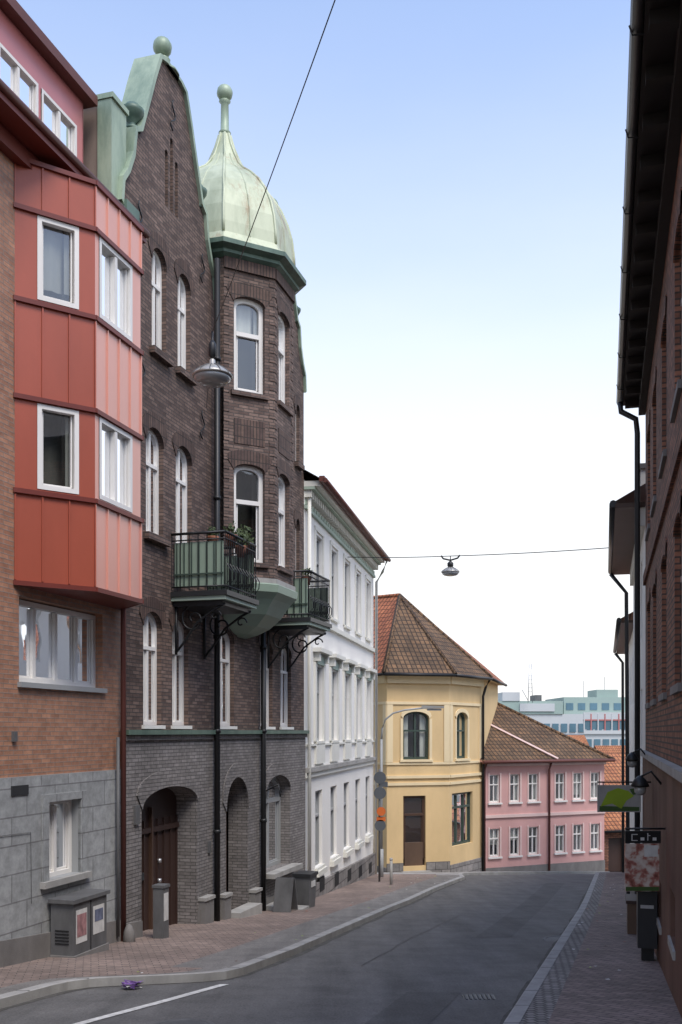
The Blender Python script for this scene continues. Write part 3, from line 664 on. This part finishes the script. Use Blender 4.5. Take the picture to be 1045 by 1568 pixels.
# ============ pink house
pk=empty('pink_house')
A=MB('walls',pk); Wn=MB('windows',pk); T=MB('trim',pk)
FP=fromto((6.47,45.02),(12.9,48.0)); l=FP.L
ws=[.42,1.55,2.6,4.15,5.2,6.25]
ops=[]
for i,a in enumerate(ws):
    ops.append((a,a+.56,-3.3,-2.0)); ops.append((a,a+.56,-5.8,-4.5))
wall(A,FP,[(0,-8),(l,-8),(l,-1.35),(0,-1.35)],[arch(*w) for w in ops],'pink_plaster',.16)
for w in ops:
    window(Wn,FP,*w,0,-.13,.05,2,.64,'mid','white_paint'); T.box(FP,w[0]-.1,w[1]+.1,-.05,.09,w[2]-.08,w[2]-.003,'white_paint')
    for s_ in ((w[0]-.08,w[0]),(w[1],w[1]+.08)): T.box(FP,*s_,0,.03,w[2],w[3]+.07,'pink_trim')
T.box(FP,0,l,0,.08,-4.0,-3.86,'pink_trim'); T.box(FP,0,l,0,.15,-1.6,-1.36,'pink_trim'); T.box(FP,0,l,0,.06,-8,-6.3,'stone_grey')
for a in (.08,3.72): T.tube([FP.p(a,.3,-1.4),FP.p(a,.1,-1.8),FP.p(a,.1,-6.6)],.055,'roof_darkred',8)
A.box(FP,.02,l-.02,-8,-.6,-8,-1.4,'pink_plaster')
Rf=MB('roof',pk)
e0,e1=FP.p(-.2,.4,-1.4),FP.p(l+.3,.4,-1.4); r0,r1=FP.p(-.5,-4.6,1.75),FP.p(3.0,-4.4,1.75); k1,k0=FP.p(l+.3,-9,-1.4),FP.p(-1,-9,-1.4)
Rf.face([e0,e1,r1,r0],'roof_tile_brown'); Rf.face([e1,k1,r1],'roof_tile_brown'); Rf.face([k1,k0,r0,r1],'roof_tile_brown'); Rf.face([e0,k0,r0],'pink_plaster')
Rf.tube([e0,e1],.08,'roof_darkred',8); Rf.tube([r0,r1],.12,'roof_tile_brown',6); Rf.tube([e1,r1],.1,'roof_tile_brown',6)
q0=FP.p(4.0,.4,-1.3); q1=r0.lerp(r1,.12)+Vector((0,0,.1)); Rf.tube([q0,q1],.06,'pink_trim',4)
Rf.finish(); A.finish(); Wn.finish(); T.finish()
# ============ small brick house beyond
sb=empty('brick_house'); A=MB('walls',sb)
FB=fromto((13.0,48.4),(17.5,49.8)); dop=arch(.25,1.15,-7.4,-5.3)
wall(A,FB,[(0,-9),(FB.L,-9),(FB.L,-4.9),(0,-4.9)],[dop],'brick_right',.2); A.poly(FB,dop,-.2,'wood_door')
A.box(FB,.02,FB.L,-7,-.25,-9,-4.9,'brick_right'); A.finish()
Rf=MB('roof',sb); Rf.face([FB.p(-.2,.3,-4.9),FB.p(FB.L,.3,-4.9),FB.p(FB.L,-5,-1.2),FB.p(-.2,-5,-1.2)],'roof_tile_orange'); Rf.face([FB.p(-.2,-10,-4.9),FB.p(FB.L,-10,-4.9),FB.p(FB.L,-5,-1.2),FB.p(-.2,-5,-1.2)],'roof_tile_orange'); Rf.tube([FB.p(-.2,.32,-4.92),FB.p(FB.L,.32,-4.92)],.07,'iron_black',6); Rf.finish()
for i,(x,y,w_,z) in enumerate(((28,100,14,-1.5),(44,115,18,-2.5),(20,130,15,-.5),(10,110,12,-1))):
    e=empty('distant_house'); A=MB('walls',e); f=Frame(x,y,.97,.2)
    A.box(f,0,w_,-8,0,-20,z-4,'yellow_plaster' if i%2 else 'white_plaster')
    A.face([f.p(-.3,.3,z-4),f.p(w_+.3,.3,z-4),f.p(w_+.3,-4,z),f.p(-.3,-4,z)],'roof_tile_orange'); A.face([f.p(-.3,-8.3,z-4),f.p(w_+.3,-8.3,z-4),f.p(w_+.3,-4,z),f.p(-.3,-4,z)],'roof_tile_orange')
    A.face([f.p(0,0,z-4),f.p(0,-8,z-4),f.p(0,-4,z)],'white_plaster')
    for k in range(5): A.box(f,1+k*2.4,2+k*2.4,0,.05,z-7,z-5.4,'office_blue')
    A.finish()
of=empty('office_building'); A=MB('blocks',of); f=Frame(34,225,1,.02)
A.box(f,0,44,-20,0,-25,4,'office_white'); A.box(f,0,17,-15,.3,4,7.0,'office_green'); A.box(f,18,44,-22,-3,4,8.0,'office_green')
A.box(f,3,7,-10,0.5,7.0,9.0,'office_white'); A.box(f,26,31,-12,-4,8.0,9.8,'office_green'); A.box(f,7,15,-8,.6,4.6,6.4,'office_white')
A.box(f,12,13.5,-12,-6,7.0,8.6,'cabinet_grey'); A.tube([f.p(24,-8,8),f.p(24,-8,12)],.08,'alu',4); A.tube([f.p(29,-8,9.7),f.p(29,-8,13)],.08,'alu',4)
for k in range(9): A.box(f,18.5+k*2.8,20.2+k*2.8,-3,-2.9,5,6.6,'office_blue')
for r_ in range(3):
    for k in range(22): A.box(f,.6+k*2,2.0+k*2,0,.25,-7.5+r_*3.7,-5.6+r_*3.7,'office_blue')
A.finish()
A=MB('deck',of); f=Frame(47,190,1,.02)
A.box(f,0,40,-14,0,-22,-.5,'office_white'); A.box(f,0,40,-.2,.2,2.1,2.35,'office_red'); A.box(f,0,40,-.2,.2,3.4,3.7,'office_white'); A.box(f,0,40,-.05,.05,.4,2.1,'office_blue'); 
for k in range(30): A.box(f,k*1.35,k*1.35+.22,.05,.3,.2,3.4,'office_red' if k%2 else 'office_white')
A.box(f,0,40,.25,.35,-.5,.2,'office_white')
for k in range(24): A.box(f,.4+k*1.7,1.6+k*1.7,0,.2,-4.5,-1.5,'office_blue')
A.finish()
A=MB('antenna_mast')
for dx in (-.5,.5): A.tube([(42.9+dx,222,6.5),(42.9+dx*.5,222,15.3)],.09,'alu',5)
for k in range(7): A.tube([(42.4+.04*k,222,9+k*.9),(43.4-.04*k,222,9+k*.9)],.05,'alu',4)
A.tube([(42.4,222,7),(41,222,9.5)],.08,'alu',4); A.finish()
# ============ RIGHT ROW
Rr=Frame(.87,0,.269,1,-1)
rb=empty('brick_house'); A=MB('walls',rb); Wn=MB('windows',rb); T=MB('trim',rb)
wy=[6.2,8.9,11.6,14.3,17.0,19.2]
wins=[(c-.55,c+.55,z0,z1) for c in wy for z0,z1 in ((.55,2.55),(3.95,5.95))]
wall(A,Rr,[(-6,-.45),(20.8,-.45),(20.8,7.0),(-6,7.0)],[arch(*w,.14) for w in wins],'brick_right',.13)
for w in wins:
    window(Wn,Rr,*w,.14,-.12,.07,2,.66,'dark','white_paint',t=.04); archband(T,Rr,w[0],w[1],w[3],.14,.24,'brick_right',.02)
    T.box(Rr,w[0]-.08,w[1]+.08,-.07,.05,w[2]-.1,w[2]-.003,'stone_grey')
cw=[(c-.4,c+.4,g(c)+.75,g(c)+1.35) for c in wy[:5]]
wall(A,Rr,[(-6,-5),(20.8,-5),(20.8,-.45),(-6,-.45)],[arch(*w) for w in cw],'plinth_red',.15,None,.06)
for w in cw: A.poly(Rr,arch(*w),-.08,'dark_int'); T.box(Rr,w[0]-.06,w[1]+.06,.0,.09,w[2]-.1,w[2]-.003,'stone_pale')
T.box(Rr,-6,20.82,.0,.12,-.5,-.4,'stone_pale'); T.box(Rr,-6,20.82,.0,.05,3.1,3.3,'brick_right')
A.box(Rr,-6,20.78,-8,-.6,-5,6.95,'brick_right')
T.box(Rr,-6,20.9,0,.14,6.75,6.98,'soffit')
T.box(Rr,-6,20.95,-.1,.46,7.0,7.12,'soffit')
for i in range(34): T.box(Rr,-5.8+i*.8,-5.68+i*.8,.0,.42,6.86,6.998,'soffit')
T.tube([Rr.p(-6,.52,7.08),Rr.p(20.95,.52,7.08)],.075,'dark_metal',8)
for i in range(16): T.tube([Rr.p(-5.6+i*1.7,.6,7.1),Rr.p(-5.6+i*1.7,.57,7.0),Rr.p(-5.6+i*1.7,.46,6.99)],.01,'iron_black',4)
T.face([Rr.p(-6,.5,7.14),Rr.p(20.95,.5,7.14),Rr.p(20.95,-4,9.4),Rr.p(-6,-4,9.4)],'slate')
T.face([Rr.p(-6,-8.5,7.14),Rr.p(20.95,-8.5,7.14),Rr.p(20.95,-4,9.4),Rr.p(-6,-4,9.4)],'slate')
T.tube([Rr.p(20.7,.52,7.0),Rr.p(20.7,.5,6.8),Rr.p(20.65,.2,6.6),Rr.p(20.65,.17,6.3),Rr.p(20.65,.17,-3.9)],.06,'dark_metal',8)
A.finish(); Wn.finish(); T.finish()
rw=empty('white_house'); A=MB('walls',rw); Wn=MB('windows',rw); T=MB('trim',rw)
ws=[(c-.5,c+.5,z0,z1) for c in (23,25.5,28) for z0,z1 in ((2.2,4.0),(-.8,1.0),(-3.7,-2.1))]
wall(A,Rr,[(20.8,-7),(29.6,-7),(29.6,4.8),(20.8,4.8)],[arch(*w) for w in ws],'white_plaster',.12)
for w in ws: window(Wn,Rr,*w,0,-.11,.07,2,.66,'dark','white_paint')
A.box(Rr,20.82,29.58,-8,-.6,-7,4.7,'white_plaster')
T.box(Rr,20.9,29.9,-.05,.62,4.8,4.9,'brown_frame'); T.box(Rr,20.95,29.6,.0,.1,4.4,4.798,'cream_trim'); T.tube([Rr.p(20.9,.66,4.9),Rr.p(29.9,.66,4.9)],.08,'dark_metal',8)
T.face([Rr.p(20.9,.62,4.95),Rr.p(29.9,.62,4.95),Rr.p(29.9,-4,7.5),Rr.p(20.9,-4,7.5)],'roof_darkred')
T.tube([Rr.p(29.7,.66,4.8),Rr.p(29.65,.2,4.2),Rr.p(29.65,.14,-6)],.06,'dark_metal',8)
T.box(Rr,23.5,24.2,-.7,.0,4.9,6.3,'stone_pale'); T.box(Rr,23.45,24.25,-.75,.05,6.3,6.42,'slate')
T.box(Rr,20.8,29.6,0,.06,-7,-4.4,'stone_grey')
A.finish(); Wn.finish(); T.finish()
r3=empty('white_house'); A=MB('walls',r3)
ws=[(c-.45,c+.45,z0,z1) for c in (31.5,34.2,36.9,39.4) for z0,z1 in ((.9,2.4),(-2.6,-1.0))]
wall(A,Rr,[(29.6,-8),(41.5,-8),(41.5,3.3),(29.6,3.3)],[arch(*w) for w in ws],'white_plaster',.12,None,-.05)
for w in ws: window(A,Rr,*w,0,-.15,.07,2,.66,'dark','white_paint')
A.box(Rr,29.6,41.5,-7,-.6,-8,3.2,'white_plaster'); A.box(Rr,29.7,41.8,-.05,.35,3.3,3.38,'brown_frame')
A.face([Rr.p(29.7,.4,3.42),Rr.p(41.8,.4,3.42),Rr.p(41.8,-4,5.8),Rr.p(29.7,-4,5.8)],'roof_tile_red'); A.tube([Rr.p(29.7,.42,3.4),Rr.p(41.8,.42,3.4)],.07,'dark_metal',6)
A.tube([Rr.p(41.3,.4,3.3),Rr.p(41.3,.1,2.9),Rr.p(41.3,.08,-7)],.06,'dark_metal',8); A.finish()
# ------------------------------------------------------------------ street furniture
def pendant(c,s_,hookz):
    B=MB('street_lamp'); x,y,z=c
    B.lathe((x,y,z),[(.03*s_,.34*s_),(.07*s_,.3*s_),(.08*s_,.2*s_),(.12*s_,.17*s_),(.3*s_,.08*s_),(.46*s_,-.04*s_),(.5*s_,-.1*s_),(.48*s_,-.12*s_)],'lamp_shade',24)
    B.lathe((x,y,z),[(.46*s_,-.12*s_),(.44*s_,-.2*s_),(.34*s_,-.27*s_),(.15*s_,-.31*s_),(.001,-.32*s_)],'lamp_glass',24)
    for k in range(12):
        a=k*math.pi/6; B.tube([(x+r*s_*math.cos(a),y+r*s_*math.sin(a),z+h*s_) for r,h in ((.12,.18),(.3,.09),(.46,-.03),(.5,-.09))],.012*s_,'cabinet_grey',4)
    B.tube([(x,y,z+.3*s_),(x,y,hookz)],.02*s_+.006,'iron_black',6)
    return B
b=pendant((-1.97,15,5.5),.62,6.12); b.lathe((-1.97,15,5.82),[(.03,-.1),(.06,-.06),(.06,.1),(.03,.16)],'iron_black',10); b.finish()
b=pendant((3.58,32.06,5.27),.6,5.74); b.tube([(3.28,32.1,5.76),(3.35,32.1,5.66),(3.58,32.06,5.6),(3.81,32.0,5.66),(3.88,32.0,5.76)],.03,'iron_black',5); b.lathe((3.58,32.06,5.45),[(.04,-.1),(.1,-.04),(.1,.06),(.04,.12)],'iron_black',10); b.finish()
def wire(name,p,q,sag,r=.011,n=16):
    B=MB(name); p=Vector(p);q=Vector(q)
    B.tube([p.lerp(q,i/n)-Vector((0,0,sag*4*(i/n)*(1-i/n))) for i in range(n+1)],r,'iron_black',5); B.finish()
wire('span_wire',(-1.97,15,6.12),(1.44,3.86,7.05),.12,.006)
wire('span_wire',(-1.97,15,6.12),L.p(20.9,.05,6.9),.02,.006)
wire('span_wire',Wf.p(33.6,.02,5.98),(3.58,32.06,5.74),.03,.014)
wire('span_wire',(3.58,32.06,5.74),Rr.p(29.4,.55,5.3)+Vector((0,0,.25)),.03,.014)
B=MB('wire_bracket'); B.tube([Rr.p(29.4,.55,5.6),Rr.p(29.4,.3,5.0)],.03,'iron_black',6); B.finish()
B=MB('street_lamp'); bx,by=1.55,37.6
B.tube([(bx,by,g(by)),(bx,by,g(by)+1.2)],.085,'grey_paint',10); B.tube([(bx,by,g(by)+1.2),(bx,by,-.3)],.05,'grey_paint',8)
B.tube([(bx,by,-.3),(bx+.03,by,.1),(bx+.15,by,.45),(bx+.45,by,.7),(bx+.9,by,.82),(bx+1.6,by-.05,.9)],.035,'grey_paint',8)
P=[Vector((bx+1.55+u*.85,by-.1+v*.22,.86+w_)) for w_ in (0,.14) for v in (0,1) for u in (0,1)]
P[1].z+=.03;P[3].z+=.03;P[5].z-=.03;P[7].z-=.03; B.hexa(P,'lamp_shade'); B.box(W,bx+1.75,bx+2.3,by-.06,by+.08,.80,.87,'lamp_glass'); B.finish()
B=MB('traffic_sign'); sx,sy=1.37,35.0
B.tube([(sx,sy,g(sy)+.1),(sx,sy,-1.35)],.035,'cabinet_grey',8)
def disc(c,r,mat,th=.02,n=20):
    c=Vector(c); a=[c+Vector((r*math.cos(2*math.pi*k/n),-th,r*math.sin(2*math.pi*k/n))) for k in range(n)]; b_=[p+Vector((0,th,0)) for p in a]
    B.face(a,mat); B.face(b_,mat); B.strip(a,b_,mat)
disc((sx+.02,sy-.05,-1.65),.22,'sign_back'); disc((sx+.02,sy-.05,-2.2),.22,'sign_back'); disc((sx+.03,sy-.05,-3.35),.2,'sign_back'); B.box(W,sx+.02,sx+.3,sy-.06,sy-.04,-1.98,-1.8,'sign_back')
disc((sx+.06,sy-.1,-2.85),.16,'orange_sign'); B.box(W,sx-.1,sx+.22,sy-.07,sy-.04,-3.2,-3.05,'orange_sign'); B.finish()
B=MB('electrical_cabinet'); z0=g(15.7)-.1
B.box(L,15.25,16.2,.1,.5,z0,-2.66,'cabinet_grey'); B.box(L,15.2,16.25,.08,.54,-2.66,-2.6,'cabinet_grey'); B.box(L,15.22,16.23,.1,.53,z0,z0+.3,'stone_grey')
B.box(L,15.72,15.73,.5,.512,z0+.3,-2.68,'dark_int')
for a0,a1,z1,z2,m_ in ((15.32,15.62,-3.3,-2.78,'paper_white'),(15.34,15.6,-3.2,-2.85,'paper_pink'),(15.8,16.12,-3.25,-2.8,'paper_white'),(15.84,16.08,-3.05,-2.86,'paper_blue')):
    o_=.505 if m_=='paper_white' else .509; B.box(L,a0,a1,.5,o_,z1,z2,m_)
for k in range(5): B.box(L,15.24,15.25,.18,.42,-3.3+k*.05,-3.28+k*.05,'dark_int')
B.finish()
B=MB('bollard_post'); a=17.9; z0=g(a); B.box(L,a,a+.22,.42,.62,z0,z0+1.05,'cabinet_grey'); B.box(L,a-.015,a+.235,.40,.64,z0+1.05,z0+1.1,'cabinet_grey'); B.box(L,a+.03,a+.19,.62,.626,z0+.45,z0+.95,'paper_white'); B.finish()
B=MB('litter_bin'); a=24.9; z0=g(a)+.1; P=[]
for z,e_ in ((z0,.04),(z0+.82,0)): 
    for o in (.55+e_,.98-e_):
        for x in (a+e_,a+.55-e_): P.append(L.p(x,o,z))
B.hexa(P,'cabinet_grey'); B.box(L,a-.03,a+.58,.52,1.01,z0+.82,z0+.9,'dark_metal'); B.box(L,a+.12,a+.42,.975,.985,z0+.55,z0+.7,'paper_white'); B.finish()
B=MB('sandwich_board'); a=23.55; z0=g(a)+.12
for s_ in (-1,1):
    P=[L.p(a+.3+s_*x,o,z) for z,x0 in ((z0,.24),(z0+.8,.03)) for o in (.5,.95) for x in (x0,x0+.03)]
    B.hexa(P,'cabinet_grey')
B.finish()
B=MB('stone_bench'); z0=g(24.6); B.box(L,24.3,24.75,.55,.95,z0,z0+.14,'dark_metal'); B.box(L,24.25,24.8,.5,1.0,z0+.14,z0+.2,'stone_pale'); B.finish()
B=MB('guard_stone'); c=L.p(17.35,.25,g(17.4)); B.lathe(c,[(.12,0),(.1,.3),(.05,.42),(.001,.45)],'stone_grey',8); B.finish()
B=MB('bollard'); B.tube([(1.72,33.6,g(33.6)),(1.72,33.6,g(33.6)+.95)],.05,'stone_pale',8); B.ball((1.72,33.6,g(33.6)+.98),.06,'stone_pale'); B.finish()
B=MB('litter_bag'); c=Vector((-2.75,12.85,g(12.85)+.06)); 
for i in range(26):
    p=[c+Vector((random.uniform(-.16,.16),random.uniform(-.1,.1),random.uniform(-.05,.06))) for _ in range(3)]; B.face(p,'purple_plastic' if i%4 else 'paper_white')
B.finish()
B=MB('road_litter')
for i in range(90):
    y=random.uniform(11,38); side=random.random()<.6
    x=(interp(XL,y)-random.uniform(.2,1.8)) if side else (interp(XR,y)+random.uniform(.2,1.2)); z=g(y)+H+.012; s_=random.uniform(.015,.045); t=random.uniform(0,3)
    B.face([(x+s_*math.cos(t+k*1.57),y+s_*math.sin(t+k*1.57),z+random.uniform(0,.01)) for k in range(4)],random.choice(['paper_white','terracotta','wood_door2','leaf_green']))
B.finish()
B=MB('hanging_sign'); y=17.0
B.box(W,4.45,5.2,y-.015,y+.015,-1.4,-.93,'stone_pale')
lf=[(4.5,-1.3),(4.62,-1.05),(4.8,-.98),(4.98,-1.03),(5.08,-1.12),(4.95,-1.2),(4.86,-1.34),(4.7,-1.25)]
B.poly(W,lf,y-.02,'leaf_green'); B.poly(W,[(4.48,-1.38),(5.17,-1.38),(5.17,-1.31),(4.48,-1.29)],y-.019,'sign_dark_green'); B.poly(W,[(5.0,-1.0),(5.16,-.97),(5.16,-1.08),(5.06,-1.1)],y-.021,'sign_dark_green')
B.tube([(4.45,y,-.88),(5.45,y,-.88)],.015,'iron_black',6)
for x in (4.55,5.1): B.tube([(x,y,-.88),(x,y,-.94)],.01,'iron_black',5)
B.finish()
B=MB('cafe_sign'); y=13.0
B.box(W,3.77,4.24,y-.015,y+.015,-1.48,-1.32,'iron_black'); B.box(W,3.77,4.22,y-.012,y+.012,-2.12,-1.49,'poster_print'); B.tube([(3.77,y,-1.29),(4.4,y,-1.29)],.015,'iron_black',6)
B.box(W,3.775,4.215,y-.016,y-.013,-2.115,-2.06,'sign_dark_green'); B.box(W,4.02,4.2,y-.017,y-.0135,-1.66,-1.51,'paper_white')
for k,(x0,x1,za,zb) in enumerate(((3.85,3.93,-1.45,-1.44),(3.85,3.862,-1.44,-1.37),(3.85,3.93,-1.37,-1.36),(3.97,4.02,-1.445,-1.405),(4.06,4.072,-1.445,-1.35),(4.06,4.10,-1.385,-1.375),(4.13,4.18,-1.445,-1.405))): B.box(W,x0,x1,y-.02,y-.016,za,zb,'paper_white')
B.finish()
for a,z in ((13.9,-.75),(17.9,-.5)):
    B=MB('wall_lamp'); p=Rr.p(a,.06,z); q=Rr.p(a,.35,z+.1); B.tube([p,Rr.p(a,.2,z+.18),q],.018,'iron_black',6)
    B.lathe(q-Vector((0,0,.1)),[(.02,.12),(.08,.07),(.13,-.02),(.12,-.04)],'iron_black',12); B.lathe(q-Vector((0,0,.1)),[(.09,-.03),(.08,-.12),(.04,-.16),(.001,-.165)],'lamp_glass',10); B.finish()
B=MB('letter_box'); 
B.box(Rr,14.6,15.1,.08,.36,g(15)+.35,g(15)+1.2,'dark_metal'); B.box(Rr,14.55,15.15,.08,.4,g(15)+1.2,g(15)+1.25,'iron_black'); B.box(Rr,14.595,14.6,.13,.32,g(15)+.95,g(15)+1.0,'alu'); B.box(Rr,14.7,15.0,.12,.3,g(15)+.1,g(15)+.35,'iron_black'); B.finish()
B=MB('planter_box'); z0=g(18.5)+.1; B.box(Rr,18.4,19.1,.1,.42,z0,z0+.6,'wood_door2'); B.box(Rr,18.36,19.14,.08,.45,z0+.6,z0+.66,'wood_door'); B.finish()
# ------------------------------------------------------------------ light
w=bpy.data.worlds.new('World'); scene.world=w; w.use_nodes=True; nt=w.node_tree
bg=nt.nodes['Background']; sky=N(nt,'ShaderNodeTexSky'); sky.sky_type='NISHITA'; sky.sun_disc=False
EL,AZ=56,math.radians(150)
sky.sun_elevation=math.radians(EL); sky.sun_rotation=AZ; sky.dust_density=.6; sky.air_density=1.2; sky.ozone_density=2.5
bg.inputs['Strength'].default_value=.15
tc=N(nt,'ShaderNodeTexCoord'); sp=N(nt,'ShaderNodeSeparateXYZ'); nt.links.new(tc.outputs['Generated'],sp.inputs[0])
no=N(nt,'ShaderNodeTexNoise'); no.inputs['Scale'].default_value=2.2; no.inputs['Detail'].default_value=6
mp=N(nt,'ShaderNodeMapping'); mp.inputs['Scale'].default_value=(1,1,3.0); nt.links.new(tc.outputs['Generated'],mp.inputs[0]); nt.links.new(mp.outputs[0],no.inputs['Vector'])
ad=N(nt,'ShaderNodeMath',operation='MULTIPLY_ADD'); ad.inputs[1].default_value=.12; nt.links.new(no.outputs['Fac'],ad.inputs[0]); nt.links.new(sp.outputs['Z'],ad.inputs[2])
cr=N(nt,'ShaderNodeMapRange'); cr.interpolation_type='SMOOTHERSTEP'; cr.inputs[1].default_value=.08; cr.inputs[2].default_value=.80; cr.inputs[3].default_value=.97; cr.inputs[4].default_value=.10
nt.links.new(ad.outputs[0],cr.inputs[0])
tint=N(nt,'ShaderNodeMix',data_type='RGBA',blend_type='MULTIPLY'); tint.inputs[0].default_value=1; tint.inputs[7].default_value=(2.0,1.95,2.05,1)
nt.links.new(sky.outputs[0],tint.inputs[6])
mx=N(nt,'ShaderNodeMix',data_type='RGBA'); mx.inputs[7].default_value=(7.9,7.85,7.75,1)
nt.links.new(cr.outputs[0],mx.inputs[0]); nt.links.new(tint.outputs[2],mx.inputs[6]); nt.links.new(mx.outputs[2],bg.inputs['Color'])
sl=bpy.data.lights.new('sun','SUN'); sl.energy=3.0; sl.angle=math.radians(25); sl.color=(1,.93,.85)
so=bpy.data.objects.new('sun',sl); scene.collection.objects.link(so)
d=Vector((math.sin(AZ)*math.cos(math.radians(EL)),math.cos(AZ)*math.cos(math.radians(EL)),math.sin(math.radians(EL))))
so.rotation_euler=d.to_track_quat('Z','Y').to_euler()
# ------------------------------------------------------------------ camera
cam=bpy.data.cameras.new('camera'); co=bpy.data.objects.new('camera',cam); scene.collection.objects.link(co)
co.location=(0,0,0); co.rotation_euler=(math.radians(90),0,0)
cam.sensor_width=36; cam.sensor_fit='AUTO'; cam.lens=1500/1568*36; cam.shift_y=336/1568; cam.clip_end=9000; cam.clip_start=.1
scene.camera=co
scene.view_settings.view_transform='Standard'; scene.view_settings.look='None'; scene.view_settings.exposure=0
